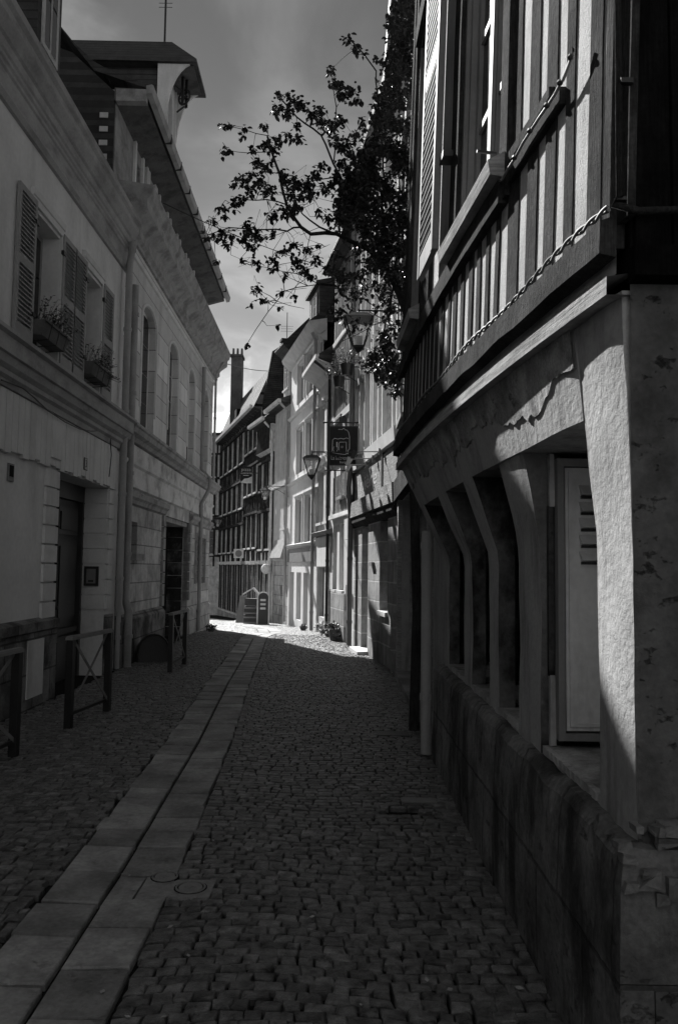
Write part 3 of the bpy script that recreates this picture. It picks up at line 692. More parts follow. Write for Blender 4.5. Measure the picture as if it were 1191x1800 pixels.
h.part(mb, 'timber_frame', 'sill')
h.part(MB().box(0, h.len, -.05, .04, 5.56, 5.72).box(0, h.len, -.05, .04, 7.66, 7.80), 'rail_beam', 'woodl')
h.part(MB().prof([(.22, 9.8), (.22, 9.88), (-3, 12.2), (-6.3, 9.8), (-.3, 9.7)], 0, h.len), 'roof', 'slate')
h.part(MB().prof([(.22, 9.78), (.31, 9.8), (.33, 9.9), (.22, 9.89)], 0, h.len), 'gutter', 'pipe')
mb = MB()
for s, z1 in ((.15, .95), (1.75, .5)): mb.box(s, s + .12, .001, .07, -.1, z1, .01)
h.part(mb, 'guard_post', 'stoneR')
v = h.rect(653, 658, 991, 995); h.part(MB().box(v[0], v[1], .0, .06, v[2], v[3] + .03), 'bracket', 'grey2')

# ---- H6: half timbered with pale laths
def laths(h, mb, s0, s1, z0, z1, step, wdt, pr=.03, j=.01, lean=0.):
    s = s0
    while s < s1 - wdt:
        a = s + rnd.uniform(-j, j); t = rnd.uniform(-j, j) + lean
        mb.hexa([(a, .0, z0), (a + t, .0, z1), (a, pr, z0), (a + t, pr, z1), (a + wdt, 0, z0), (a + wdt + t, 0, z1), (a + wdt, pr, z0), (a + wdt + t, pr, z1)]); s += step * rnd.uniform(.85, 1.15)
H6 = House('lath_front_house', 'narrow house with pale close-set timbers and hanging flower pots behind the lettered pub sign', 'house', P6, P5, base=0)
h = H6
g6 = [(.12, .42, 1.05, 2.75), h.rect(585, 592, 915, 1035), h.rect(596, 604, 915, 1035)]
g6 = [(h.s(618, 950), h.s(610, 950), -.05, 2.6)] + [(a, b, 1.15, 2.72) for a, b, c, e in g6[1:]]
g6[0] = (min(g6[0][:2]), max(g6[0][:2]), -.05, 2.6)
mb = MB(); wall_sheet(mb, 0, h.len, -.3, 2.85, g6, .2); h.part(mb, 'ground_floor_wall', 'h4')
h.part(MB().box(g6[0][1] + .01, h.len - .05, .001, .06, -.3, 1.1, .005), 'plinth', 'stoneR')
u6 = [(h.len * .40, h.len * .62, 3.35, 4.25), (h.len * .50, h.len * .72, 5.3, 6.5), (h.len * .3, h.len * .5, 7.5, 8.7)]
mb = MB(); wall_sheet(mb, 0, h.len, 2.85, 9.2, u6, .16); h.part(mb, 'upper_wall', 'daub'); body(h, 9.1)
for q in g6[1:]: window(h, *q, d=-.12, cols=1, rows=1, fw=.07, fm='offw', pm='grey2', sill=('sill', .06))
h.part(MB().box(*g6[0][:2], -.2, -.15, 0, 2.6), 'door', 'door')
for q in u6: window(h, *q, d=-.12, cols=2, rows=3, sill=('woodl', .1))
mb = MB()
for z0, z1 in ((2.98, 3.9), (4.35, 5.2), (5.4, 7.2), (7.3, 9.1)): laths(h, mb, .04, h.len - .1, z0, z1, .17, .07, .016)
h.part(mb, 'timber_frame', 'woodp')
h.part(MB().box(0, h.len, -.05, .10, 2.86, 2.97, .01).box(0, h.len, 0, .06, 5.21, 5.36, .01).box(0, h.len, 0, .05, 4.2, 4.3, .01).box(0, h.len, 0, .05, 7.2, 7.32, .01), 'beam', 'sill')
h.part(MB().poly([(.25, .035, 4.35), (.45, .035, 4.35), (1.35, .035, 5.2), (1.15, .035, 5.2)], (0, .02, 0)), 'brace', 'woodl')
h.part(MB().box(.05, .42, .0, .14, 2.3, 2.75), 'meter_box', 'h4')
h.part(MB().box(.3, .42, .065, .09, 1.05, 1.3), 'letter_box', 'grey2')
h.part(MB().prof([(.35, 9.15), (.35, 9.25), (-3, 11.6), (-6.3, 9.2), (-.3, 9.05)], -.02, h.len + .04), 'roof', 'slate')

# ---- H5: narrow rendered house with panelled windows
H5 = House('narrow_rendered_house', 'narrow grey rendered house with a deep eave and a boarded shopfront, between two drainpipes', 'house', P5, P4, base=gz(P4[1]))
h = H5
fl = [(2.95, 4.35), (4.75, 6.1)]
up = [(h.len * a, h.len * b, z0, z1) for a, b in ((.12, .42), (.56, .86)) for z0, z1 in fl]
mb = MB(); wall_sheet(mb, 0, h.len, -.3, 7.15, up + [(h.len * .1, h.len * .3, -.05, 1.75), (h.len * .42, h.len * .8, .45, 1.75)], .2); h.part(mb, 'wall', 'h3'); body(h, 7.1)
for q in up: window(h, *q, d=-.12, cols=2, rows=1, fw=.06, fm='offw', pm='grey2', sill=('sill', .08))
h.part(MB().box(h.len * .1, h.len * .3, -.2, -.14, 0, 1.75), 'door', 'woodl'); window(h, h.len * .42, h.len * .8, .45, 1.75, cols=2, rows=1, pm='grey2', fm='grey2')
for q in up: h.part(MB().prof([(.001, q[3] + .05), (.06, q[3] + .06), (.09, q[3] + .12), (.001, q[3] + .14)], q[0] - .05, q[1] + .05), 'window_head', 'sill')
h.part(MB().prof([(0, 2.58), (.12, 2.6), (.18, 2.68), (0, 2.74)], 0, h.len), 'shop_cornice', 'grey2')
h.part(MB().box(.1, h.len - .1, .001, .05, 1.78, 2.55), 'shop_fascia', 'h4')
h.part(MB().prof([(0, 6.8), (.1, 6.95), (.40, 7.05), (.40, 7.15), (-3, 9.5), (-6.2, 7.1)], 0, h.len), 'roof', 'slate')
h.part(MB().prof([(.001, 6.78), (.12, 6.93), (.41, 7.03), (.41, 7.13), (.48, 7.15), (.48, 7.04), (.14, 6.86), (.0, 6.7)], 0, h.len), 'eave', 'sill')

# ---- H4: tall smooth rendered house, three windows to each floor
H4 = House('tall_rendered_house', 'tallest smooth rendered house with three slim windows on every floor and string courses', 'house', P4, P3, base=gz(P3[1]))
h = H4; z_ = h.z0
bays = [h.rect(a, b, 750, 800)[:2] for a, b in ((552, 560), (539, 550), (523, 534))]
tops = [(2.42, 3.80), (4.62, 6.0), (6.85, 8.1)]
up = [(a, b, z0 - z_, z1 - z_) for a, b in bays for z0, z1 in tops]
gdo = [(.25, .65, .25, 1.7), (.9, 1.45, -.1, 1.75), (1.75, 2.35, .3, 1.75), (2.7, 3.3, -.1, 1.75)]
gdo = [(a * h.len / 3.6, b * h.len / 3.6, c, e) for a, b, c, e in gdo]
mb = MB(); wall_sheet(mb, 0, h.len, -.3, 8.6 - z_, up + gdo, .22); h.part(mb, 'wall', 'h4'); body(h, 8.5 - z_)
for q in up:
    window(h, *q, d=-.10, cols=2, rows=1, fw=.05, fm='white', pm='grey2')
    h.part(MB().prof([(.001, q[3] + .03), (.05, q[3] + .04), (.08, q[3] + .1), (.001, q[3] + .12)], q[0] - .08, q[1] + .08).box(q[0] - .07, q[0] - .004, .001, .045, q[2], q[3] + .028).box(q[1] + .004, q[1] + .07, .001, .045, q[2], q[3] + .028), 'window_surround', 'white')
for i, q in enumerate(gdo):
    if i in (1, 3): h.part(MB().box(q[0], q[1], -.2, -.14, -.05, q[3]), 'door', 'grey2')
    else: window(h, *q, cols=1, rows=1, fm='offw', pm='grey2')
h.part(MB().prof([(0, 1.82 - z_ + .03), (.04, 1.85 - z_), (.04, 2.26 - z_), (0, 2.28 - z_)], .0, h.len), 'shop_fascia', 'grey2')
for z in (2.30, 4.32, 6.5): h.part(MB().prof([(.0, z - z_), (.06, z - z_ + .02), (.11, z - z_ + .09), (.0, z - z_ + .13)], 0, h.len), 'string_course', 'sill')
h.part(MB().prof([(0, 8.25 - z_), (.08, 8.3 - z_), (.28, 8.5 - z_), (.32, 8.6 - z_), (-.2, 8.72 - z_), (-.2, 8.4 - z_)], -.05, h.len + .12), 'cornice', 'sill')
h.part(MB().prof([(.30, 8.63 - z_), (-.4, 9.2 - z_), (-1.0, 10.2 - z_), (-3, 11 - z_), (-6, 8.6 - z_)], 0, h.len), 'roof', 'slate')
h.part(MB().box(.2, 1.6, -2, -.02, 8.75 - z_, 9.75 - z_), 'dormer', 'slate'); h.part(MB().prof([(.1, 9.76 - z_), (.1, 9.84 - z_), (-1.5, 10.3 - z_), (-2, 9.76 - z_)], .1, 1.7), 'dormer_roof', 'slate')
window(h, .4, 1.2, 8.9 - z_, 9.6 - z_, d=.0, cols=2, rows=2)

# ---- H3: narrow boarded house with the tall dormer
H3 = House('boarded_house', 'narrow pale boarded house with a flared tall dormer and a stone pier below', 'house', P3, P2b, base=gz(P2b[1]))
h = H3; z_ = h.z0
q1 = h.rect(508, 515, 742, 788); q1 = (max(.12, q1[0]), max(q1[1], q1[0] + .45), 5.75 - z_, 6.75 - z_)
q2 = (.2, .75, 3.0 - z_, 4.3 - z_)
mb = MB(); wall_sheet(mb, 0, h.len, 1.9 - z_, 7.3 - z_, [q1, q2], .18, d=.0); h.part(mb, 'upper_wall', 'h3')
mb = MB(); wall_sheet(mb, 0, h.len, -.4, 1.9 - z_, [(h.len * .45, h.len * .52, .9, 1.35), (h.len * .4, h.len * .47, .35, .6)], .2, d=-.05); h.part(mb, 'pier', 'stone'); body(h, 7.2 - z_)
mb = MB(); s = .05
while s < h.len - .1: mb.box(s, s + .035, .0, .022, 4.7 - z_, 7.2 - z_); s += .16
h.part(mb, 'cover_battens', 'h3')
for q in (q1, q2): window(h, *q, d=-.12, cols=2, rows=3, fm='offw', sill=('sill', .12))
h.part(MB().box(-.0, h.len, .0, .14, 4.42 - z_, 4.6 - z_, .01), 'string_course', 'sill')
h.part(MB().prof([(0, 2.6 - z_), (.03, 2.62 - z_), (.2, 2.0 - z_), (.17, 1.96 - z_), (0, 1.96 - z_)], .3, h.len - .35), 'awning', 'cloth')
h.part(MB().prof([(0, 7.15 - z_), (.34, 7.22 - z_), (.36, 7.32 - z_), (-.4, 7.6 - z_), (-1.6, 9.1 - z_), (-6, 9.4 - z_), (-6, 7.2 - z_)], -.02, h.len + .05), 'roof', 'slate')
h.part(MB().prof([(.34, 7.18 - z_), (.43, 7.2 - z_), (.45, 7.30 - z_), (.34, 7.29 - z_)], -.02, h.len + .06), 'gutter', 'sill')
dm = h.part(MB().box(.05, .95, -1.6, .02, 7.35 - z_, 9.0 - z_), 'dormer', 'h3'); window(h, .2, .8, 7.75 - z_, 8.85 - z_, d=.03, cols=2, rows=3, fm='offw', sill=('sill', .1))
h.part(MB().prof([(.02, 8.8 - z_), (.1, 8.95 - z_), (.34, 9.12 - z_), (.34, 9.18 - z_), (-1.0, 10.6 - z_), (-2, 10.6 - z_), (-2, 9.0 - z_), (-.1, 8.8 - z_)], -.1, 1.1), 'dormer_roof', 'slate', dm)

# ---- generic crooked timber house
def timber(h, floors, bays, zt, seed, eave, roofp, wpat=.5, infm='daub', top=None, frame='woodd', sillm='sill', jet=.0, stud=.075, gap=.19):
    r_ = random.Random(seed); z_ = h.z0; holes = []; ww = h.len / bays
    for (z0, z1) in floors:
        for b in range(bays):
            a = ww * b + ww * (.5 - wpat / 2) + r_.uniform(-.04, .04); holes.append((a, a + ww * wpat, z0 - z_, z1 - z_))
    mb = MB(); wall_sheet(mb, 0, h.len, -.4, zt - z_, holes, .15); h.part(mb, 'wall', infm); body(h, zt - .1 - z_)
    for q in holes: window(h, *q, d=-.11, cols=2, rows=3 if q[3] - q[2] > .9 else 2, fw=.045, fm='offw' if r_.random() < .6 else 'grey2', sill=(sillm, .12))
    mb = MB()
    for q in holes:
        mb.box(q[0] - .09, q[0] - .005, 0, .06, q[2] - .6, q[3] + .1, .01); mb.box(q[1] + .005, q[1] + .09, 0, .06, q[2] - .6, q[3] + .1, .01)
    zz = [f[0] - .08 for f in floors] + [f[1] + .06 for f in floors]
    for z in zz: mb.box(0, h.len, .01, .10, z - z_ - .05, z - z_ + .05, .012)
    h.part(mb, 'timber_frame', frame)
    mb = MB()
    lv = sorted(zz) + [zt - .1]
    for a, b in zip(lv[:-1], lv[1:]):
        s = .03
        while s < h.len - stud:
            if not any(q[0] - .12 < s + stud / 2 < q[1] + .12 and q[2] < (a + b) / 2 - z_ < q[3] for q in holes):
                j = r_.uniform(-.03, .03); t = .02
                mb.hexa([(s, .0, a - z_), (s + j, .0, b - z_), (s, .035, a - z_), (s + j, .035, b - z_), (s + stud, 0, a - z_), (s + stud + j, 0, b - z_), (s + stud, .035, a - z_), (s + stud + j, .035, b - z_)])
            s += gap * r_.uniform(.85, 1.2)
    h.part(mb, 'studs', frame)
    for (s0, s1, pr, mm) in roofp: h.part(MB().prof([(y, z - z_) for y, z in pr], s0, s1), 'roof' if mm != 'sill' else 'gutter', mm)

H2b = House('lath_gable_house', 'leaning half-timbered house with fanned studs under a low white eave', 'house', P2b, P2, base=gz(P2[1]))
timber(H2b, [(2.35, 3.7), (4.55, 5.55)], 2, 7.0, 3, .4, [(-.05, H2b.len + .05, [(.42, 6.98), (.42, 7.06), (-2, 9.0), (-5, 9.), (-5, 6.9), (0, 6.85)], 'slate'), (-.08, H2b.len + .1, [(.42, 6.95), (.52, 6.97), (.53, 7.08), (.42, 7.07)], 'sill')])
H2b.part(MB().prof([(0, 5.85 - H2b.z0), (.2, 5.95 - H2b.z0), (.2, 6.85 - H2b.z0), (0, 6.9 - H2b.z0)], .0, H2b.len * .95), 'jettied_panel', 'daub')
mb = MB(); s = .03
while s < H2b.len * .93: mb.hexa([(s, .2, 5.95 - H2b.z0), (s - .08, .2, 6.85 - H2b.z0), (s, .235, 5.95 - H2b.z0), (s - .08, .235, 6.85 - H2b.z0), (s + .05, .2, 5.95 - H2b.z0), (s - .03, .2, 6.85 - H2b.z0), (s + .05, .235, 5.95 - H2b.z0), (s - .03, .235, 6.85 - H2b.z0)]); s += .15
H2b.part(mb, 'fanned_studs', 'woodd')
H2 = House('dark_frame_house', 'dark half-timbered house with a small square dormer and white sills', 'house', P2, P1, base=gz(P1[1]))
mans = lambda z, m='diam': [(.30, z), (.30, z + .05), (.05, z + .6), (-.25, z + 1.3), (-.42, z + 1.75), (-2.5, z + 2.4), (-6, z + 2.4), (-6, z), (0, z - .1)]
timber(H2, [(2.45, 3.75), (4.6, 5.7), (6.35, 7.35)], 3, 7.85, 5, .4, [(.0, H2.len, mans(7.85), 'diam'), (-.05, H2.len + .05, [(.36, 7.80), (.47, 7.82), (.48, 7.93), (.36, 7.92)], 'sill')], wpat=.55)
H1 = House('diamond_slate_house', 'long dark timber house under a steep roof of diamond slates, at the street end', 'house', P1, P0, base=gz(P0[1]))
timber(H1, [(2.35, 3.45), (4.2, 5.3), (6.15, 7.45)], 5, 7.85, 9, .4, [(.0, H1.len + .1, mans(7.85), 'diam'), (-.05, H1.len + .15, [(.36, 7.80), (.47, 7.82), (.48, 7.93), (.36, 7.92)], 'sill')], wpat=.6, gap=.3)
q = H1.len * .3; H1.part(MB().box(q, q + .5, -.6, .12, 8.15 - H1.z0, 8.75 - H1.z0), 'roof_window', 'dark')
# dark brick gable and chimney stack between the roofs
h = H2; e_ = h.part(MB().poly([(-.05, .02, 7.2 - h.z0), (-.05, -.05, 8.2 - h.z0), (-.05, -.35, 10.05 - h.z0), (-.05, -.75, 10.35 - h.z0), (-.05, -1.6, 9.9 - h.z0), (-.05, -4, 9.9 - h.z0), (-.05, -4, 7. - h.z0)], (-.12, 0, 0)), 'gable_wall', 'brickd')
h.part(MB().box(-.18, .12, -1.15, -.75, 9.6 - h.z0, 10.5 - h.z0).box(-.22, .16, -1.2, -.7, 10.5 - h.z0, 10.6 - h.z0), 'chimney', 'brickd')
p = H2.world(0, -.95, 10.6 - H2.z0); e = empty('ridge_aerial', p, 'small thin television aerial on the dark chimney at the street end', 'antenna')
mb = MB().tube([(0, 0, 0), (0, 0, 1.1)], .016, 5)
for z in (.35, .45, .55): mb.tube([(-.24, 0, z), (.24, .02, z)], .006, 4)
mb.build('mast', 'black', e)
# chimney with three pots on the diamond slate house
pc = at_y(416, 700, 37.2); e = empty('chimney_stack', (pc.x, pc.y, 8.4), 'tall rendered chimney stack with three pots rising against the sky', 'chimney', R(0))
zt_ = at_y(416, 628, 37.2).z - 8.4; wch = .25
MB().box(-wch, wch, -.35, .35, -.6, zt_ - .06).build('stack', 'chim', e); MB().box(-wch - .05, wch + .05, -.4, .4, zt_ - .06, zt_ + .05).build('cap', 'chim', e)
for k in (-1, 0, 1): MB().tube([(k * .2, 0, zt_ + .05), (k * .2, 0, zt_ + .42)], .065, 8, r2=.05).build('chimney_pot', 'terra', e)
# ---- H0: end house turned away from the sun, closing the bend
P00 = (P0[0] - 2.6, P0[1] + .6)
H0 = House('end_house', 'small shaded house closing the bend of the street, left of the diamond slate roof', 'house', P0, P00, base=gz(P0[1]))
timber(H0, [(2.3, 3.5), (4.3, 5.4), (6.2, 7.3)], 2, 8.3, 12, .4, [(.0, H0.len, [(.3, 8.3), (.3, 8.4), (-2.5, 10), (-5, 8.3)], 'slate')], wpat=.45)
for k, hh in enumerate((H1, H2, H2b)):
    zt2 = 1.9 - hh.z0; n = (5, 3, 2)[k]
    mb = MB().box(0, hh.len, .0, .14, zt2 - .12, zt2 + .02, .01); hh.part(mb, 'shop_beam', 'sill' if k == 0 else 'woodl')
    for b in range(n):
        a = hh.len / n * b + .15; c = hh.len / n * (b + 1) - .1
        hh.part(MB().box(a, c, .006, .03, .38, zt2 - .14), 'shopfront', 'dark'); hh.part(MB().box(a - .05, a, .0, .06, .0, zt2 - .14).box((a + c) / 2 - .02, (a + c) / 2 + .02, .031, .05, .38, zt2 - .14), 'mullion', 'woodl')
        hh.part(MB().box(a, c + .04, .0, .10, .30, .375), 'stallriser_cap', 'sill')
        hh.part(MB().box(a, c + .04, .002, .07, -.2, .298), 'stallriser', 'stoneR')

# drainpipes of the row
def hp(h, s, z, d=.1): return h.world(s, d, z - h.z0)
downpipe([hp(H7, H7.len - .1, 9.7, .3), hp(H7, H7.len - .1, 9.3), hp(H7, H7.len - .1, 4.), hp(H7, H7.len - .16, 3.4, .16), hp(H7, H7.len - .1, 2.8), hp(H7, H7.len - .1, .02)], .055, 'grey2', 'dark drainpipe at the far end of the ashlar ground floor, behind the sign')
downpipe([hp(H5, .06, 6.9, .5), hp(H5, .06, 6.6), hp(H5, .06, .0)], .04, 'black', 'black drainpipe between the lath front house and the narrow rendered house')
downpipe([hp(H4, .05, 8.3, .2), hp(H4, .05, 8.1), hp(H4, .05, -.05)], .05, 'pipel', 'light drainpipe at the right edge of the tall rendered house')
downpipe([hp(H3, .03, 7.2, .4), hp(H3, .03, 6.9), hp(H3, .03, -.1)], .045, 'pipel', 'drainpipe with a swan neck between the boarded and the tall rendered houses')
downpipe([hp(H2b, .02, 6.9, .4), hp(H2b, .02, 6.6), hp(H2b, .02, -.2)], .045, 'sill', 'pale drainpipe between the boarded house and the leaning timber house')
# ================================================================== JETTIED HOUSE, near right
XL = lambda Y: .92 + .004 * (Y - 2.46)
def XJ(Y):
    y = Y - 2.46; return .90 - .1387 * y + .01364 * y * y
ZK, ZJ = 1.74, 2.56
YR0, YR1 = 2.52, 7.1
def XLOW(Y, z, kc=1.0):
    if z <= ZK: return XL(Y)
    t = (z - ZK) / (ZJ - ZK); return XL(Y) + (XJ(Y) - XL(Y)) * t ** kc
def XU(Y, z): return XJ(Y) + .03 * (z - 2.6)
OFF = (.92, 2.52, 0)
ER = empty('jettied_house', OFF, 'big half-timbered house jettying over plastered posts, filling the right edge', 'house')
def rp(mb, name, m, parent=None):
    return mb.build(name, m, parent or ER, OFF)
def r1(px, py, d=0., f=XU):
    lo, hi = .5, 40.
    r = ray(px, py)
    for _ in range(50):
        t = (lo + hi) / 2; P = CAM + r * t
        if P.x > f(P.y, P.z) - d: hi = t
        else: lo = t
    return P.y, P.z
def nz(p, s, a): return noise.noise(Vector(p) * s) * a

def block(mb, Y0, Y1, z0, z1, xf, xb, nY=4, nz_=8, amp=.006, sc=5., r=.006, sb_=None):
    """solid whose street face follows xf(Y,z) and whose back lies at xb; gently uneven, eased edges"""
    V = []; idx = {}
    for i in range(nY + 1):
        for j in range(nz_ + 1):
            u, v = i / nY, j / nz_; Y = Y0 + (Y1 - Y0) * u; z = z0 + (z1 - z0) * v
            e = r if (i in (0, nY)) else 0
            p = (xf(Y, z) + e, Y, z); n = nz(p, sc, amp) + nz(p, sc * 4, amp * .4)
            V.append((p[0] + n, Y + (nz((Y, z, 3), sc, amp) if i in (0, nY) else 0), z)); idx[i, j] = len(V) - 1
    for i in (0, nY):
        for j in range(nz_ + 1):
            v = j / nz_; Y = Y0 if i == 0 else Y1; z = z0 + (z1 - z0) * v
            V.append((xb, Y, z)); idx[('b', i), j] = len(V) - 1
    mb.add(V[:(nY + 1) * (nz_ + 1)], [(idx[i, j], idx[i + 1, j], idx[i + 1, j + 1], idx[i, j + 1]) for i in range(nY) for j in range(nz_)], True)
    F = []
    for i in (0, nY): F += [(idx[i, j], idx[('b', i), j], idx[('b', i), j + 1], idx[i, j + 1]) for j in range(nz_)]
    F += [(idx[('b', 0), j], idx[('b', nY), j], idx[('b', nY), j + 1], idx[('b', 0), j + 1]) for j in range(nz_)]
    F.append(tuple([idx[i, 0] for i in range(nY + 1)] + [idx[('b', nY), 0], idx[('b', 0), 0]]))
    F.append(tuple([idx[i, nz_] for i in range(nY + 1)] + [idx[('b', nY), nz_], idx[('b', 0), nz_]]))
    (sb_ if sb_ is not None else mb).add(V, F)

ZP, ZT = .82, 2.20
posts = [(2.52, 2.87), (3.68, 4.12), (4.66, 4.95), (5.58, 5.96), (6.78, 7.1)]
for i, (a, b) in enumerate(posts):
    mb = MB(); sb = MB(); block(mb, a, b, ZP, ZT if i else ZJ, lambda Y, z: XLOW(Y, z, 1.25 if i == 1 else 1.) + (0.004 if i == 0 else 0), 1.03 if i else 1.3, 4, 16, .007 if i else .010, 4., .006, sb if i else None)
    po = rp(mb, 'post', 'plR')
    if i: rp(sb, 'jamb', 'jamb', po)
mb = MB(); block(mb, 2.872, 7.1, ZT, ZJ, XLOW, 1.3, 40, 5, .006, 4.); rp(mb, 'lintel', 'plR')
# flaking band of render below the jetty board, standing slightly proud
mb = MB(); V = []; n = 150; F = []
for i in range(n + 1):
    Y = 2.88 + 4.15 * i / n; zl = 2.37 + nz((Y * 1.3, 0, 0), 1, .16) + nz((Y * 4.1, 2, 0), 1, .06) + nz((Y * 17, 2, 4), 1, .03)
    zl = min(2.50, max(2.22, zl))
    for z in (zl, zl + (2.55 - zl) * .5, 2.555): V.append((XLOW(Y, z) - .007, Y, z))
    V.append((XLOW(Y, zl) + .01, Y, zl - .001))
for i in range(n):
    b = i * 4; F += [(b, b + 4, b + 5, b + 1), (b + 1, b + 5, b + 6, b + 2), (b + 3, b + 7, b + 4, b)]
mb.add(V, F); rp(mb, 'flaking_render', 'plRs')
# plinth with a worn rounded top
mb = MB(); n = 90; V = []; F = []
for i in range(n + 1):
    Y = 2.45 + 4.67 * i / n
    for k, (dx, z) in enumerate(((0, -.1), (0, .25), (0.005, .5), (.01, .7), (.02, .785), (.05, .825), (.09, .83), (.5, .83), (.5, -.1))):
        p = (.845 + dx, Y, z); a = .012 if k < 6 else .0
        V.append((p[0] + nz(p, 5, a) + nz(p, 18, a * .6), Y, z + (nz(p, 7, .018) + nz(p, 25, .008) if 3 <= k <= 6 else 0)))
K = 9
for i in range(n): F += [(i * K + k, (i + 1) * K + k, (i + 1) * K + (k + 1) % K, i * K + (k + 1) % K) for k in range(K)]
F += [tuple(range(K)), tuple(range(n * K, n * K + K))]
mb.add(V, F); rp(mb, 'plinth', 'plinth')
# tiled sill ledges inside the openings
for (a0, a1), (b0, b1) in zip(posts[:-1], posts[1:]):
    mb = MB(); mb.box(.935, 1.8, a1 + .004, b0 - .004, .80, .865); lg = rp(mb, 'sill', 'ledge')
    mb = MB(); y = a1 + .03
    while y < b0 - .05:
        mb.box(.926, .95, y, y + .05, .838, .87, .002); y += .062
    rp(mb, 'tile_edging', 'cornB', lg)
# dim interior behind the posts
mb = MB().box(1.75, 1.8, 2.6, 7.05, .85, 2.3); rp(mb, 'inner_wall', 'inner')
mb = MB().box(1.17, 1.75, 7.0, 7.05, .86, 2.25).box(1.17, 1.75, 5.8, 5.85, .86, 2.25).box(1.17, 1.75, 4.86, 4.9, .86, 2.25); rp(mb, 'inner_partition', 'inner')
# louvred metal locker door standing across the first opening
f0 = 3.62
mb = MB().box(.99, 1.02, f0 - .02, f0 + .04, .90, 2.165).box(1.02, 1.62, f0 - .02, f0 + .04, 2.13, 2.165).box(1.02, 1.62, f0 - .02, f0 + .04, .90, .93); fr = rp(mb, 'metal_door_frame', 'grey2')
mb = MB().box(1.03, 1.60, f0 + .005, f0 + .03, .94, 2.125)
mb.box(1.045, 1.058, f0 - .004, f0 + .004, .96, 2.11).box(1.058, 1.58, f0 - .004, f0 + .004, .96, .975)
md_ = rp(mb, 'metal_door', 'grey', None)
mb = MB()
for k in range(5):
    z = 2.00 - k * .075
    P = [(1.10, f0 + .004, z), (1.12, f0 - .022, z - .006), (1.56, f0 - .022, z - .006), (1.58, f0 + .004, z)]
    mb.add([(1.09, f0 + .004, z + .045), (1.58, f0 + .004, z + .045), (1.57, f0 - .034, z + .002), (1.10, f0 - .034, z + .002), (1.10, f0 + .003, z - .002), (1.57, f0 + .003, z - .002)], [(0, 1, 2, 3), (3, 2, 5, 4), (0, 3, 4), (1, 5, 2)])
rp(mb, 'louvre', 'grey', md_); mb = MB()
for k in range(5): z = 2.00 - k * .075; mb.box(1.10, 1.57, f0 - .012, f0 + .004, z - .016, z - .004)
rp(mb, 'louvre_slot', 'black', md_)
mb = MB().box(.965, .988, 3.64, 3.676, 1.95, 2.19, .003).box(.965, .988, 3.645, 3.675, .87, 1.18, .003); rp(mb, 'plaster_patch', 'plR')
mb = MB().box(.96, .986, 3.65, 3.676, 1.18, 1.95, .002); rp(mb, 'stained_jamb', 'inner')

# --- end wall to the side lane
V = []; F = []; nx, nz2 = 30, 18
mb = MB()
for i in range(nx + 1):
    for j in range(nz2 + 1):
        x = .925 + 4.6 * (i / nx) ** 1.6; z = .80 + 1.83 * j / nz2; p = (x, 2.5, z); V.append((x, 2.502 + nz(p, 3, .018) + nz(p, 11, .006), z))
for i in range(nx):
    for j in range(nz2): a = i * (nz2 + 1) + j; F.append((a, a + nz2 + 1, a + nz2 + 2, a + 1))
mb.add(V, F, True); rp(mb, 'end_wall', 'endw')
mb = MB().box(1.3, 6, 2.5, 7.1, 2.3, 2.6).box(1.8, 6, 2.5, 7.1, -.1, 2.3).box(.86, 5.6, 2.455, 2.55, -.1, .62).box(.98, 5.6, 2.47, 2.55, .62, .80); rp(mb, 'house_body', 'brickd')
mb = MB().box(.95, 5.6, 2.44, 2.454, .02, .42); rp(mb, 'end_render', 'endw')
# ragged loose stones at the corner where the render has fallen
mb = MB(); r_ = random.Random(5)
for k in range(46):
    x = r_.uniform(.87, 1.6); z = .80 + r_.uniform(-.13, .10) - (x - .9) * .05; s_ = r_.uniform(.012, .04)
    mb.box(x - s_, x + s_, 2.45 - r_.uniform(0, .025), 2.50, z - s_ * .7, z + s_ * .7, s_ * .35)
rp(mb, 'broken_render', 'plinth')
mb = MB().box(.92, 5.6, 2.48, 2.6, 2.62, 9.2); rp(mb, 'gable_boarding', 'gable')
mb = MB()
for k in range(40): x = .93 + k * .118; mb.box(x, x + .11, 2.455, 2.481, 2.66, 9.1, .002)
rp(mb, 'gable_boards', 'gable')
mb = MB().box(.92, 5.6, 2.44, 2.5, 2.58, 2.68, .004); rp(mb, 'gable_beam', 'gable')

# --- upper storey
def usheet(mb, Y0, Y1, z0, z1, d, n=12, m=6):
    V = [(XU(Y0 + (Y1 - Y0) * i / n, z0 + (z1 - z0) * j / m) - d, Y0 + (Y1 - Y0) * i / n, z0 + (z1 - z0) * j / m) for i in range(n + 1) for j in range(m + 1)]
    mb.add(V, [(i * (m + 1) + j, (i + 1) * (m + 1) + j, (i + 1) * (m + 1) + j + 1, i * (m + 1) + j + 1) for i in range(n) for j in range(m)])
def uboard(mb, Y0, Y1, z0, z1, d0, d1, seg=None, wob=.008, lean=0., seed=0):
    seg = seg or max(1, int((z1 - z0) / .35)); V = []
    for k in range(seg + 1):
        z = z0 + (z1 - z0) * k / seg; o = lean * (z - z0)
        a = Y0 + o + nz((seed, z, 0), 1.3, wob) * 2; b = Y1 + o + nz((seed + 9, z, 0), 1.3, wob) * 2
        V += [(XU(a, z) - d0, a, z), (XU(b, z) - d0, b, z), (XU(b, z) - d1 + nz((seed, z, 5), 2, .002), b, z), (XU(a, z) - d1 + nz((seed, z, 7), 2, .002), a, z)]
    F = [(k * 4 + i, k * 4 + (i + 1) % 4, k * 4 + 4 + (i + 1) % 4, k * 4 + 4 + i) for k in range(seg) for i in range(4)] + [(0, 1, 2, 3), tuple(seg * 4 + i for i in range(4))]
    mb.add(V, F)
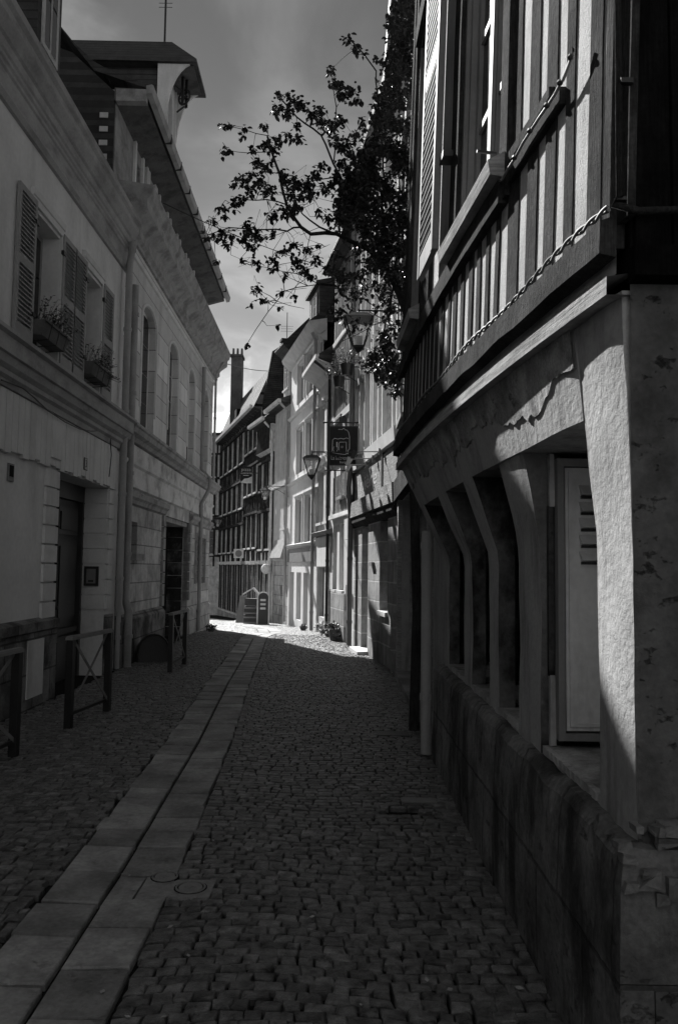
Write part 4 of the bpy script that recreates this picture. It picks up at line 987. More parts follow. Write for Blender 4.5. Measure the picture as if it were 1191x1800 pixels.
def ub(Y0, Y1, z0, z1, d0, d1, n=1):   # plain box in storey coordinates, following the wall
    mb = MB(); 
    for i in range(n): uboard(mb, Y0 + (Y1 - Y0) * i / n, Y0 + (Y1 - Y0) * (i + 1) / n, z0, z1, d0, d1, 1, 0)
    return mb
ZTOP = 9.2
W1 = (3.72, 4.60, 3.66, 6.4); W2 = (6.0, 6.68, 3.70, 6.2)
wallm = MB()
for a, b, z0, z1 in ((2.53, W1[0], 2.62, ZTOP), (W1[0], W1[1], 2.62, W1[2]), (W1[0], W1[1], W1[3], ZTOP), (W1[1], W2[0], 2.62, ZTOP), (W2[0], W2[1], 2.62, W2[2]), (W2[0], W2[1], W2[3], ZTOP), (W2[1], YR1, 2.62, ZTOP)):
    usheet(wallm, a, b, z0, z1, 0)
for W in (W1, W2):
    for Y in W[:2]: wallm.add([(XU(Y, W[2]), Y, W[2]), (XU(Y, W[3]), Y, W[3]), (XU(Y, W[3]) + .2, Y, W[3]), (XU(Y, W[2]) + .2, Y, W[2])], [(0, 1, 2, 3)])
wallm.add([(XU(YR1, 2.56), YR1, 2.56), (XU(YR1, ZTOP), YR1, ZTOP), (3, YR1, ZTOP), (3, YR1, 2.56)], [(0, 1, 2, 3)])
rp(wallm, 'stucco_wall', 'infill')
rp(MB().box(1.35, 5.6, 2.5, 7.09, 2.6, 9.1), 'upper_body', 'dark')
rp(MB().poly([(.1, 2.3, ZTOP), (6, 2.3, ZTOP), (3, 2.3, ZTOP + 2.6)], (0, 5., 0)), 'roof', 'slate')

# cove soffit, plank moulding, sole beam
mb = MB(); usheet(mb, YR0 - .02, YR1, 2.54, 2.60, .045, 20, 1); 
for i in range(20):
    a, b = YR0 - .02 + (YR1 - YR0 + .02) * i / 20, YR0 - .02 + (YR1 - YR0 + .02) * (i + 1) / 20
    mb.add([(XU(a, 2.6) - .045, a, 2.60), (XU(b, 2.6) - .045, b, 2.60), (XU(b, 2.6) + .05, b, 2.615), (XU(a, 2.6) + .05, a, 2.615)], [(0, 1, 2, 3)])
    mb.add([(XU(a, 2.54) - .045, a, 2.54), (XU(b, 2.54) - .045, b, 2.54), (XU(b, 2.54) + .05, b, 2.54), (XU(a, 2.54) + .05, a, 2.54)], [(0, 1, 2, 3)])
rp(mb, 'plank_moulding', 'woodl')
mb = MB(); n = 46
for i in range(n):
    a = YR0 - .03 + (YR1 - YR0 + .03) * i / n; b = YR0 - .03 + (YR1 - YR0 + .03) * (i + 1) / n
    la, lb = nz((a * 3, 1, 1), 1, .014) + nz((a * 11, 1, 1), 1, .012), nz((b * 3, 1, 1), 1, .014) + nz((b * 11, 1, 1), 1, .012)
    P = []
    for Y, l in ((a, la), (b, lb)): P += [(XU(Y, 2.65) - .02, Y, 2.66 + l * .3), (XU(Y, 2.65) - .075, Y, 2.675 + l), (XU(Y, 2.8) - .075, Y, 2.78 + l * .4), (XU(Y, 2.8) - .02, Y, 2.80)]
    mb.add(P, [(0, 1, 5, 4), (1, 2, 6, 5), (2, 3, 7, 6)] + ([(0, 1, 2, 3)] if i == 0 else []) + ([(4, 5, 6, 7)] if i == n - 1 else []))
rp(mb, 'sole_beam', 'wood')
# scalloped twisted roll along the beam
def along(Y): return Vector((XU(Y, 2.8) - .062, Y, 2.81))
e = tag(None if 0 else bpy.data.objects.new('twisted_cable', None), 'twisted lead cable running along the foot of the timber storey', 'cable'); COL.objects.link(e); e.location = along(2.5)
for ph in (0, math.pi):
    P = []
    for k in range(420):
        Y = 2.46 + 4.55 * k / 419; a = ph + Y * 34; P.append(along(Y) + Vector((math.cos(a) * .0065, 0, math.sin(a) * .0065)) + Vector((0, 0, .012 * math.sin(Y * 5))) - along(2.5))
    MB().tube(P, .0062, 5).build('strand', 'grey2', e)
# studs: measured ones, then the regular short ones
def yr(px, py=257): return r1(px, py, .04)[0]
studs = [(yr(1085), yr(1063)), (yr(1038), yr(1016)), (yr(991), yr(976)), (yr(960), yr(943)), (yr(930), yr(914)), (yr(900), yr(883))]
for i, (a, b) in enumerate(studs):
    mb = MB(); uboard(mb, a, b, 2.78, ZTOP, -.02, .006, None, .006, 0, i * 3.1); rp(mb, 'stud', 'wood')
mb = MB(); uboard(mb, 2.52, 2.57, 2.7, ZTOP, -.02, .03, None, .004, 0, 40); rp(mb, 'corner_post', 'wood')
Y = studs[-1][1] + .13; k = 0; spots = []
while Y < 6.95:
    spots.append(Y); Y += rnd.uniform(.15, .20)
for k, Y in enumerate(spots):
    mb = MB(); wd = rnd.uniform(.055, .085); inW = any(W[0] - .05 < Y < W[1] + .05 for W in (W1, W2)); uboard(mb, Y, Y + wd, 2.78, 3.42, -.02, .008, 4, .008, rnd.uniform(-.02, .02), k * 1.7); rp(mb, 'stud', 'wood')
# heavier frame between the windows
for k, (a, b, m) in enumerate(((W1[1] + .01, W1[1] + .20, 'woodd'), (5.50, 5.72, 'wood'), (5.82, 5.96, 'woodd'), (W2[1] + .02, W2[1] + .16, 'wood'), (6.95, 7.1, 'woodd'), (3.60, 3.715, 'wood'))):
    mb = MB(); uboard(mb, a, b, 3.4, ZTOP, -.02, .03, None, .008, 0, 50 + k); rp(mb, 'post', m)
for W in (W1, W2):
    mb = MB(); uboard(mb, W[0], W[1], W[3] + .02, W[3] + .2, -.02, .05, 1, 0); rp(mb, 'window_header', 'wood')
# rail under the sills
mb = MB()
for i in range(12): a, b = studs[-1][1] + .02 + (7.08 - studs[-1][1]) * i / 12, studs[-1][1] + .02 + (7.08 - studs[-1][1]) * (i + 1) / 12; uboard(mb, a, b, 3.38 + nz((a, 0, 0), 2, .02), 3.50, -.02, .05, 1, 0)
rp(mb, 'rail', 'wood')
# projecting sloping sills
for W, m in ((W1, 'woodl'), (W2, 'woodl')):
    mb = MB(); P = []
    for Y in (W[0] - .10, W[1] + .12): P += [(XU(Y, 3.6) + .02, Y, W[2] - .17), (XU(Y, 3.6) - .10, Y, W[2] - .15), (XU(Y, 3.6) - .11, Y, W[2] - .08), (XU(Y, 3.6) + .02, Y, W[2] - .01)]
    mb.add(P, [(0, 1, 5, 4), (1, 2, 6, 5), (2, 3, 7, 6), (0, 1, 2, 3), (4, 5, 6, 7)]); rp(mb, 'window_sill', m)
def ucase(W, name, fd=-.055, cols=2, rows=5, fm='grey2'):
    mb = MB(); a, b, z0, z1 = W; fw = .055
    mb2 = MB(); uboard(mb2, a + .001, a + .03, z0, z1, -.14, -.0, 1, 0); uboard(mb2, b - .03, b - .001, z0, z1, -.16, .004, 1, 0)
    uboard(mb2, b - .065, b - .031, z0, z1, -.14, -.02, 1, 0); f0 = rp(mb2, 'window_lining', fm)
    a += .03; b -= .065; mid = (a + b) / 2
    for x0, x1 in ((a, mid - .002), (mid + .002, b)):
        for y0, y1 in ((x0, x0 + fw), (x1 - fw, x1)): uboard(mb, y0, y1, z0, z1, fd - .04, fd, 1, 0)
        for z in [z0 + (z1 - z0) * k / rows for k in range(rows + 1)]: uboard(mb, x0 + fw, x1 - fw, max(z0, z - .02), min(z1, z + .02), fd - .035, fd - .006, 1, 0)
    uboard(mb, mid - .03, mid + .03, z0, z1, fd, fd + .02, 1, 0)
    w_ = rp(mb, name, fm); g = MB(); usheet(g, a, b, z0, z1, fd - .022, 2, 2); rp(g, 'pane', 'glass', w_)
ucase(W1, 'window'); ucase(W2, 'window', cols=2)
# louvred shutter leaf folded back between the two windows
a, b = 4.86, 5.42; z0, z1 = 3.66, 6.5; mb = MB(); fd = .075
for y0, y1 in ((a, a + .05), (b - .05, b)): uboard(mb, y0, y1, z0, z1, fd, fd + .045, 1, 0)
for q0, q1 in ((z0, z0 + .14), (4.98, 5.10), (z1 - .1, z1)): uboard(mb, a + .05, b - .05, q0, q1, fd + .002, fd + .04, 1, 0)
z = z0 + .16
while z < z1 - .14:
    if not 4.94 < z < 5.12:
        P = []
        for Y in (a + .05, b - .05): P += [(XU(Y, z) - fd - .002, Y, z + .028), (XU(Y, z) - fd - .043, Y, z - .004), (XU(Y, z) - fd - .043, Y, z + .004), (XU(Y, z) - fd - .002, Y, z + .036)]
        mb.add(P, [(0, 1, 5, 4), (1, 2, 6, 5), (2, 3, 7, 6), (3, 0, 4, 7)])
    z += .062
sh = rp(mb, 'shutter', 'grey2')
rp(ub(a - .12, a, 4.2, 4.24, .0, .09), 'hinge', 'black', sh); rp(ub(a - .12, a, 5.8, 5.84, .0, .09), 'hinge', 'black', sh)
# diagonal brace
def upt(px, py, d): Y, z = r1(px, py, d); return Vector((XU(Y, z) - d, Y, z))
for (x0, y0, x1, y1, wz) in ((892, 322, 982, 182, 30), (893, 285, 964, 170, 18)):
    A0, A1 = upt(x0, y0, .028), upt(x1, y1, .028); B0, B1 = upt(x0, y0 - wz, .028), upt(x1, y1 - wz, .028); mb = MB(); mb.poly([A0, A1, B1, B0], (.05, 0, 0)); rp(mb, 'brace', 'wood')
# service cable pinned up the brace, and the conduit at the corner
P = [upt(x, y, .045) for x, y in ((880, 318), (890, 300), (905, 277), (918, 252), (932, 230), (946, 208), (962, 185), (975, 165), (985, 145), (996, 120), (1004, 100), (1007, 85), (1006, 95), (998, 118), (988, 142))]
Q = []
for i, p in enumerate(P): Q.append(p - P[0])
e = empty('wall_cable', P[0], 'loose looped cable pinned up the slanting brace by the big window', 'cable'); mb = MB().tube(Q, .007, 6); mb.build('cable', 'pipe', e)
mb = MB()
for i in range(0, 11, 2): mb.ball(Q[i] + Vector((-.004, 0, 0)), .013, 6, 4)
mb.build('clip', 'black', e)
c0, c1 = upt(1086, 100, .04), upt(1088, 345, .04)
P = [Vector((c0.x - .0, c0.y, 7.5)), c0, c1, Vector((.86, 2.46, 2.82)), Vector((.93, 2.43, 2.785)), Vector((1.1, 2.425, 2.79)), Vector((5.0, 2.425, 2.80))]
e = empty('conduit', P[2], 'dark conduit coming down the house corner and turning along the black gable', 'conduit'); MB().tube([p - P[2] for p in P], .012, 8).build('tube', 'woodd', e)
mb = MB(); q = upt(1090, 150, .03) - P[2]; mb.box(q.x - .01, q.x + .03, q.y - .03, q.y - .01, q.z - .008, q.z + .008); q = upt(1090, 350, .03) - P[2]; mb.box(q.x - .015, q.x + .015, q.y - .01, q.y + .01, q.z - .006, q.z + .006); mb.build('clamp', 'black', e)
q = upt(872, 270, .02); mb = MB().tube([q, q + Vector((-.10, -.02, 0))], .008, 6); rp(mb, 'shutter_catch', 'black')
# moss or dark drip under render at the pier
downpipe([(.80, 7.22, 2.0), (.80, 7.22, .02)], .05, 'pipel', 'battered light drainpipe at the far end of the plinth', rings=True)
# ================================================================== GROUND
def gzs(Y): return 0. if Y < 20 else (-.035 * (Y - 20) if Y < 46 else -.91)
mb = MB(); ys = [-200, -20, 2, 20] + [20 + 2 * k for k in range(1, 14)] + [60, 100, 300, 900]
V = []
for y in ys: V += [(-700, y, gzs(y) - .03), (700, y, gzs(y) - .03)]
mb.add(V, [(2 * i, 2 * i + 1, 2 * i + 3, 2 * i + 2) for i in range(len(ys) - 1)]); tag(mb.build('ground', 'joint'), None, None, kind='structure')
def cxs(Y, pts):
    if Y <= pts[0][0]: return pts[0][1]
    for (a, b), (c, d) in zip(pts[:-1], pts[1:]):
        if Y <= c: return b + (d - b) * (Y - a) / (c - a)
    return pts[-1][1]
MID = [(2.4, -1.10), (4.6, -1.16), (7.7, -1.30), (11.5, -1.55), (15.4, -1.76), (19, -1.98), (21, -1.75), (23, -2.0), (26, -2.9), (31, -4.3)]
row = [P2a, P7, P6, P5, P4, P3, P2b, P2, P1, P0]
def xr(Y):
    if Y < 7.1: return .85
    return cxs(Y, [(a[1], a[0]) for a in row])
def xl(Y): return LX(Y) + .06 if Y < YB else -3.5 - (Y - YB) * .30
mb = MB(); mb.tone = []; Y = 2.3; r_ = random.Random(3)
skip = [(-1.64, 3.95, .5, .35)]
while Y < 31:
    near = Y < 13; dy = r_.uniform(.062, .078) if Y < 20 else .12; X = xl(Y) + r_.uniform(0, .1); ph = r_.uniform(0, 9)
    m_ = cxs(Y + .04, MID)
    while X < xr(Y) - .01:
        wd = r_.uniform(.065, .125) if Y < 20 else r_.uniform(.12, .2); x0, x1 = X, X + wd; X = x1
        if x0 < m_ - .31 < x1: 
            x1 = m_ - .312; X = m_ + .312
            if x1 - x0 < .04: continue
        elif m_ - .315 < x0 < m_ + .31: X = m_ + .312; continue
        cx_, cy_ = (x0 + x1) / 2, Y + dy / 2
        if abs(cx_ + 2.02) < .34 and 3.1 < cy_ < 4.1: continue
        if (cx_ - at_z(335, 1562).x) ** 2 + (cy_ - at_z(335, 1562).y) ** 2 < .013: continue
        if .32 < cx_ < .62 and 5.52 < cy_ < 5.70: continue
        wave = .03 * math.sin(x0 * 2.3 + Y * .7) + .02 * math.sin(x0 * 5.1 + Y); wave2 = .03 * math.sin(x1 * 2.3 + Y * .7) + .02 * math.sin(x1 * 5.1 + Y)
        g = .0025 + r_.uniform(0, .003); zt = r_.uniform(-.002, .003); zb = gzs(Y) - .03
        j = lambda a=.009: r_.uniform(-a, a)
        c = [(x0 + g + j(), Y + g + wave + j()), (x1 - g + j(), Y + g + wave2 + j()), (x1 - g + j(), Y + dy - g + wave2 + j()), (x0 + g + j(), Y + dy - g + wave + j())]
        cc = (sum(p[0] for p in c) / 4, sum(p[1] for p in c) / 4)
        def ring(f, z, t=0.): return [(cc[0] + (p[0] - cc[0]) * f, cc[1] + (p[1] - cc[1]) * f, z + (r_.uniform(-t, t))) for p in c]
        z0 = gzs(Y)
        if near:
            V = ring(1.04, zb) + ring(1.0, z0 + zt - .005) + ring(.88, z0 + zt, .002) + ring(.5, z0 + zt + .002, .002); n = 3
        else:
            V = ring(1.04, zb) + ring(.97, z0 + zt - .004) + ring(.75, z0 + zt + .003, .002); n = 2
        F = [(4 * k + i, 4 * k + (i + 1) % 4, 4 * k + 4 + (i + 1) % 4, 4 * k + 4 + i) for k in range(n) for i in range(4)] + [tuple(4 * n + i for i in range(4))]
        tv = min(1, max(0, r_.gauss(.42, .2))); mb.tone += [tv] * len(F); mb.add(V, F)
    Y += dy
o = mb.build('cobbled_street', 'cob'); tag(o, None, None, kind='structure')
# worn slabs of the central gutter
mb = MB(); mb.tone = []
for side in (-1, 1):
    Y = 2.2 + (.13 if side > 0 else 0)
    while Y < 30:
        ln = r_.uniform(.22, .46); a, b = Y + .011, Y + ln - .011; Y += ln
        if side > 0 and 3.98 < (a + b) / 2 < 4.36: continue
        P = []
        for y in (a, b):
            m_ = cxs(y, MID); x0, x1 = (m_ - .305, m_ - .011) if side < 0 else (m_ + .011, m_ + .305); j = r_.uniform(-.016, .016)
            P += [(x0 + (j if side < 0 else 0), y + r_.uniform(-.008, .008)), (x1 + (j if side > 0 else 0), y + r_.uniform(-.008, .008))]
        c = [P[0], P[1], P[3], P[2]]; cc = (sum(p[0] for p in c) / 4, sum(p[1] for p in c) / 4); zt = r_.uniform(-.003, .004)
        V = []
        for f, dz_ in ((1.0, -.04), (1.0, -.006), (.965, .002)): V += [(cc[0] + (p[0] - cc[0]) * f, cc[1] + (p[1] - cc[1]) * (f if dz_ < 0 else .97), gzs(p[1]) + .006 + zt + dz_ - (.006 if abs(p[0] - cxs(p[1], MID)) < .1 else 0)) for p in c]
        mb.add(V, [(4 * k + i, 4 * k + (i + 1) % 4, 4 * k + 4 + (i + 1) % 4, 4 * k + 4 + i) for k in range(2) for i in range(4)] + [(8, 9, 10, 11)]); mb.tone += [r_.random()] * 9
o = mb.build('gutter_slabs', 'slab'); tag(o, None, None, kind='structure')
mb = MB(); mb.tone = [.4] * 18
c2 = at_z(335, 1562)
for (x0, x1, y0, y1) in ((-1.13, -1.0, 3.98, 4.36), (-.99, -.84, 3.98, 4.36), (c2.x - .115, c2.x + .115, c2.y - .115, c2.y + .115)): mb.box(x0, x1, y0, y1, -.04, .003, .004)
o = mb.build('gutter_patch', 'slab'); tag(o, None, None, kind='structure')
# iron covers, grate, flush plate
def cover(px, py, r, label):
    p = at_z(px, py, .0); e = empty('round_cover', (p.x, p.y, 0), label, 'drain cover', 0, 'small round covers beside the gutter')
    MB().tube([(0, 0, -.05), (0, 0, .006)], r, 20).build('collar', 'joint', e)
    MB().tube([(math.cos(a) * r * .86, math.sin(a) * r * .86, .008) for a in [2 * math.pi * k / 20 for k in range(21)]], .006, 5, cap=False).build('rim', 'grey2', e)
    mb = MB().tube([(0, 0, -.02), (0, 0, .009)], r * .72, 16).box(-.03, .03, -.006, .006, .0092, .013).box(-.006, .006, -.03, .03, .0132, .016); mb.build('lid', 'grey2', e)
cover(290, 1543, .075, 'round iron cover set between two broken gutter slabs'); cover(335, 1562, .085, 'round iron cover set in the cobbles right of the gutter')
e = empty('drain_grate', (-2.02, 3.6, 0), 'black slotted iron drain grate at the lower left edge of the cobbles', 'grate')
mb = MB().box(-.32, .32, -.48, -.45, -.02, .008).box(-.32, .32, .45, .48, -.02, .008).box(-.32, -.29, -.45, .45, -.02, .008).box(.29, .32, -.45, .45, -.02, .008); mb.build('frame', 'black', e)
mb = MB()
for k in range(20): y = -.43 + k * .045; mb.box(-.288, .288, y, y + .018, -.02, .006)
mb.build('bars', 'black', e)
p = at_z(735, 1408); e = MB().box(-.125, .125, -.055, .055, -.02, .010).build('access_plate', 'grey2'); e.location = p; e.rotation_euler = (0, 0, .02); tag(e, 'small flat rectangular metal plate set in the cobbles', 'plate')
p = at_z(690, 1290); e = MB().box(-.16, .16, -.11, .11, -.02, .006).build('access_plate', 'black'); e.location = p; tag(e, 'square dark access cover near the right hand plinth', 'plate')
# fallen leaves and litter
lit = MB(); r_ = random.Random(21)
for k in range(150):
    x, y = r_.uniform(-3.2, .75), 3 + 11 * r_.random() ** 1.5; s_ = r_.uniform(.006, .02); a = r_.uniform(0, 6.3); u = Vector((math.cos(a), math.sin(a), r_.uniform(-.1, .2))) * s_; v = Vector((-math.sin(a), math.cos(a), r_.uniform(0, .3))) * s_ * .6; q = Vector((x, y, .012))
    lit.add([q - u, q - v, q + u, q + v], [(0, 1, 2, 3)])
tag(lit.build('litter', 'cloth'), 'scattered tiny pale petals and paper scraps on the cobbles', 'litter', kind='stuff')

# ================================================================== BARRIERS
def barrier(pa, pb, label, first=None, ht=.93):
    a, b = Vector(pa), Vector(pb); L_ = (b - a).length; e = empty('street_barrier', (a.x, a.y, 0), label, 'barrier', math.atan2((b - a).y, (b - a).x), 'black crossed street barriers')
    for x in (0, L_): MB().box(x - .035, x + .035, -.035, .035, -.05, ht - .04).build('post', 'black', e)
    MB().box(-.05, L_ + .05, -.04, .04, ht - .04, ht - .012).box(-.045, L_ + .045, -.028, .028, ht - .0119, ht).build('top_rail', 'grey2', e)
    MB().box(.035, L_ - .035, -.012, .012, .12, .15).build('bottom_rail', 'black', e)
    for z0, z1 in ((.15, ht - .045), (ht - .045, .15)):
        off = .006 if z0 < z1 else -.014
        MB().hexa([(.036, off, z0 - .02), (.036, off, z0 + .02), (.036, off + .008, z0 - .02), (.036, off + .008, z0 + .02), (L_ - .036, off, z1 - .02), (L_ - .036, off, z1 + .02), (L_ - .036, off + .008, z1 - .02), (L_ - .036, off + .008, z1 + .02)]).build('cross_brace', 'grey2', e)
    return e
g = lambda x, y: (at_z(x, y).x, at_z(x, y).y)
barrier((-2.86, 5.75), g(24, 1330), 'crossed iron barrier nearest the camera, cut off by the left edge')
barrier(g(120, 1280), g(188, 1250), 'crossed iron barrier in front of the tall carriage door')
barrier(g(299, 1182), g(324, 1168), 'crossed iron barrier before the stone passage door, smallest of the three')

# ================================================================== LANTERNS
def lantern(top, wall, label, s=1.0):
    """four sided lantern hanging from an iron arm; top = hanging point, wall = arm root"""
    e = empty('street_lantern', top, label, 'lantern', 0, 'wall lanterns on iron arms'); t = Vector(wall) - Vector(top)
    mb = MB().tube([(0, 0, .02), t + Vector((0, 0, .02))], .013, 6).tube([(0, 0, .05), (0, 0, -.12)], .01, 5)
    mb.tube([t * .25, t * .6 - Vector((0, 0, .12)), t - Vector((0, 0, .3))], .008, 5)
    c = t * .12 + Vector((0, 0, -.03)); mb.tube([c + Vector((math.cos(a) * .03 * (1 - a / 14), 0, math.sin(a) * .03 * (1 - a / 14))) for a in [k * .5 for k in range(16)]], .005, 4)
    mb.build('arm', 'black', e)
    W, w2, zt, zb = .17 * s, .065 * s, -.13, -.13 - .34 * s
    mb = MB()
    V = [(sx * W * 1.12, sy * W * 1.12, zt) for sx, sy in ((-1, -1), (1, -1), (1, 1), (-1, 1))] + [(sx * W * .6, sy * W * .6, zt + .07 * s) for sx, sy in ((-1, -1), (1, -1), (1, 1), (-1, 1))]
    mb.add(V, [(0, 1, 5, 4), (1, 2, 6, 5), (2, 3, 7, 6), (3, 0, 4, 7), (4, 5, 6, 7), (0, 1, 2, 3)]); mb.ball((0, 0, zt + .085 * s), .025 * s, 8, 5); mb.build('cap', 'black', e)
    mb = MB(); B = 0.012
    for sx, sy in ((-1, -1), (1, -1), (1, 1), (-1, 1)): mb.tube([(sx * W, sy * W, zt), (sx * w2, sy * w2, zb)], B, 4, smooth=False)
    mb.box(-w2 - .012, w2 + .012, -w2 - .012, w2 + .012, zb - .03, zb); mb.add([(-w2, -w2, zb - .03), (w2, -w2, zb - .03), (w2, w2, zb - .03), (-w2, w2, zb - .03), (0, 0, zb - .11)], [(0, 1, 4), (1, 2, 4), (2, 3, 4), (3, 0, 4)]); mb.build('cage', 'black', e)
    mb = MB(); k0, k1 = .92, .92
    V = [(sx * W * k0, sy * W * k0, zt - .005) for sx, sy in ((-1, -1), (1, -1), (1, 1), (-1, 1))] + [(sx * w2 * k1, sy * w2 * k1, zb + .002) for sx, sy in ((-1, -1), (1, -1), (1, 1), (-1, 1))]
    mb.add(V, [(0, 1, 5, 4), (1, 2, 6, 5), (2, 3, 7, 6), (3, 0, 4, 7)]); mb.build('panes', 'pane_clear', e)
    MB().box(-.05 * s, .05 * s, -.05 * s, .05 * s, zb + .012, zb + .12 * s).build('bulb_holder', 'sill', e); return e
pc = bpy.data.materials.new('pane_clear'); pc.use_nodes = True; pb_ = pc.node_tree.nodes['Principled BSDF']
pb_.inputs['Base Color'].default_value = (.8, .8, .8, 1); pb_.inputs['Transmission Weight'].default_value = .85; pb_.inputs['Roughness'].default_value = .2; pb_.inputs['Alpha'].default_value = .35; M['pane_clear'] = pc
t1 = at_y(548, 796, 16.6); w1 = H7.world(H7.len - .75, .0, 0); w1.z = t1.z; lantern(t1, w1, 'largest four-sided lantern, left of the lettered pub sign', 1.0)
t2 = at_y(466, 855, 26.2); w2 = H3.world(.1, .0, 0); w2.z = t2.z; lantern(t2, w2, 'middle-sized lantern hanging before the dark timber houses', .95)
t3 = at_y(383, 908, 36.8); w3 = H1.world(H1.len - 1.2, 0, 0); w3.z = t3.z; lantern(t3, w3, 'smallest and farthest lantern, close to the corner of the grey town house', 1.0)

t4 = at_y(630, 548, 12.2); w4 = Vector((.93, 12.2, t4.z)); lantern(t4, w4, 'high lantern half hidden in the leaves above the hanging flower pots', 1.25)
# ================================================================== SIGNS
def rotz(o, a): o.rotation_euler = (0, 0, a)
TX = lambda x, y, z: Matrix.Translation((x, y, z)) @ Matrix.Rotation(R(90), 4, 'X')
YS = 16.6
a = at_y(580, 750, YS); b = at_y(627, 820, YS); zt_, zb_ = at_y(604, 751, YS).z, at_y(604, 817, YS).z; cx_ = (a.x + b.x) / 2; W = (b.x - a.x) / 2
e = empty('pub_sign', (cx_, YS, zb_), 'black hanging pub sign with a house drawing and the words La buissonnière', 'sign', R(-3)); H_ = zt_ - zb_
MB().box(-W, W, -.015, .015, 0, H_).build('board', 'sign', e)
f = MB().box(-W - .012, W + .012, -.02, .02, H_ + .001, H_ + .02).box(-W - .012, W + .012, -.02, .02, -.02, -.001).box(-W - .012, -W - .001, -.02, .02, 0, H_).box(W + .001, W + .012, -.02, .02, 0, H_); f.build('frame', 'black', e)
mb = MB().tube([(-W - .12, 0, H_ + .1), (W + .14, 0, H_ + .1)], .016, 6).ball((-W - .13, 0, H_ + .1), .025, 8, 5).tube([(-W - .1, 0, -.12), (W * .3, 0, -.12)], .012, 6)
for x in (-W * .8, -.05, W * .55, W * .9): mb.tube([(x, 0, H_), (x, 0, H_ + .1)], .01, 5)
mb.tube([(-W * .8, 0, -.12), (-W * .8, 0, 0)], .009, 5); mb.box(-.10, .07, -.02, .02, H_ + .115, H_ + .21).ball((-.01, 0, H_ + .22), .04, 8, 4); mb.build('bracket', 'black', e)
def line(P, r=.005): return [Vector((-W + x * 2 * W, -.019, H_ * z)) for x, z in P]
mb = MB()
mb.tube(line([(.30, .94), (.46, .935), (.48, .965), (.52, .965), (.54, .93), (.62, .92), (.68, .86), (.72, .74), (.72, .42), (.67, .38), (.67, .28)]), .006, 5)
mb.tube(line([(.18, .70), (.10, .66), (.08, .32), (.30, .29), (.55, .27), (.66, .30)]), .006, 5)
mb.tube(line([(.16, .70), (.3, .68), (.4, .70), (.5, .68), (.6, .71), (.68, .69)]), .006, 5)
mb.tube(line([(.34, .38), (.33, .56), (.36, .60), (.60, .60), (.61, .30)]), .006, 5)
mb.tube(line([(.14, .48), (.12, .40), (.16, .34), (.24, .34), (.29, .40), (.28, .48)]), .006, 5)
mb.tube(line([(.42, .45), (.48, .45), (.48, .49), (.42, .49), (.42, .45)]), .004, 4)
mb.box(-W + .48 * W, -W + .56 * W, -.02, -.016, H_ * .47, H_ * .6); mb.build('drawing', 'grey', e)
text_part('La buissonnière', .115, TX(0, -.018, H_ * .175) @ Matrix.Scale(.72, 4, (1, 0, 0)), 'letter', e); text_part('burger', .07, TX(.02, -.018, H_ * .065), 'grey', e)
# small sign for the pizza shop
YP = 31.2; a = at_y(424, 820, YP); b = at_y(443, 848, YP); W = (b.x - a.x) / 2; H_ = a.z - b.z
e = empty('pizza_sign', ((a.x + b.x) / 2, YP, b.z), 'small black projecting sign lettered pizza à emporter', 'sign', 0)
MB().box(-W, W, -.03, .03, 0, H_).build('board', 'sign', e)
MB().poly([(-W, -.035, .0), (W, -.035, .0), (W, -.035, H_ * .38), (W * .3, -.035, H_ * .26), (-W * .4, -.035, H_ * .22)], (0, .004, 0)).build('pale_panel', 'grey', e)
MB().box(-W, W, -.04, .04, -.03, -.001).build('bottom_strip', 'sill', e); MB().tube([(W, 0, H_ * .6), (W + .5, .1, H_ * .6)], .02, 6).build('bracket', 'black', e)
text_part('pizza', .19, TX(-.02, -.036, H_ * .80), 'letter', e); text_part('A EMPORTER', .075, TX(0, -.036, H_ * .56), 'grey', e)
MB().box(-W * .6, W * .4, -.034, -.031, H_ * .42, H_ * .45).build('small_print', 'grey', e)
# round emblem on a square plaque
YP = 31.6; a = at_y(411, 965, YP); b = at_y(428, 981, YP); W = (b.x - a.x) / 2; H_ = a.z - b.z
e = empty('plaque_sign', ((a.x + b.x) / 2, YP, b.z), 'pale square projecting plaque with a grey disc, low on the dark timber house', 'sign', 0)
MB().box(-W, W, -.02, .02, 0, H_).build('board', 'plL', e); MB().tube([(0, -.025, H_ / 2), (0, -.021, H_ / 2)], H_ * .38, 20).build('disc', 'grey2', e); MB().tube([(W, 0, H_ * .8), (W + .5, .12, H_ * .8)], .015, 5).build('bracket', 'black', e)
# floodlight arms over the name board
for (x1, x0, y, lab) in ((667, 622, 794, 'upper floodlight on a thin rod over the name board'), (655, 613, 806, 'middle floodlight on a thin rod, just right of the pub sign'), (643, 612, 817, 'lowest floodlight on a thin rod over the name board')):
    s_ = H7.s(x1, y, .1); z = H7.z(x1, y, .1); p = H7.world(s_, .1, z); t = at_y(x0, y, p.y + .05) - p
    e = empty('sign_floodlight', p, lab, 'floodlight', 0, 'floodlights on rods over the name board')
    MB().tube([(0, 0, 0), t], .010, 6).box(-.02, .02, -.02, .02, -.06, .06).build('rod', 'pipe', e)
    MB().hexa([t + Vector(v) for v in ((-.06, -.07, -.12), (-.02, -.07, .03), (-.06, .07, -.12), (-.02, .07, .03), (.0, -.07, -.14), (.07, -.07, -.01), (.0, .07, -.14), (.07, .07, -.01))]).build('lamp_head', 'offw' if y > 800 else 'black', e)
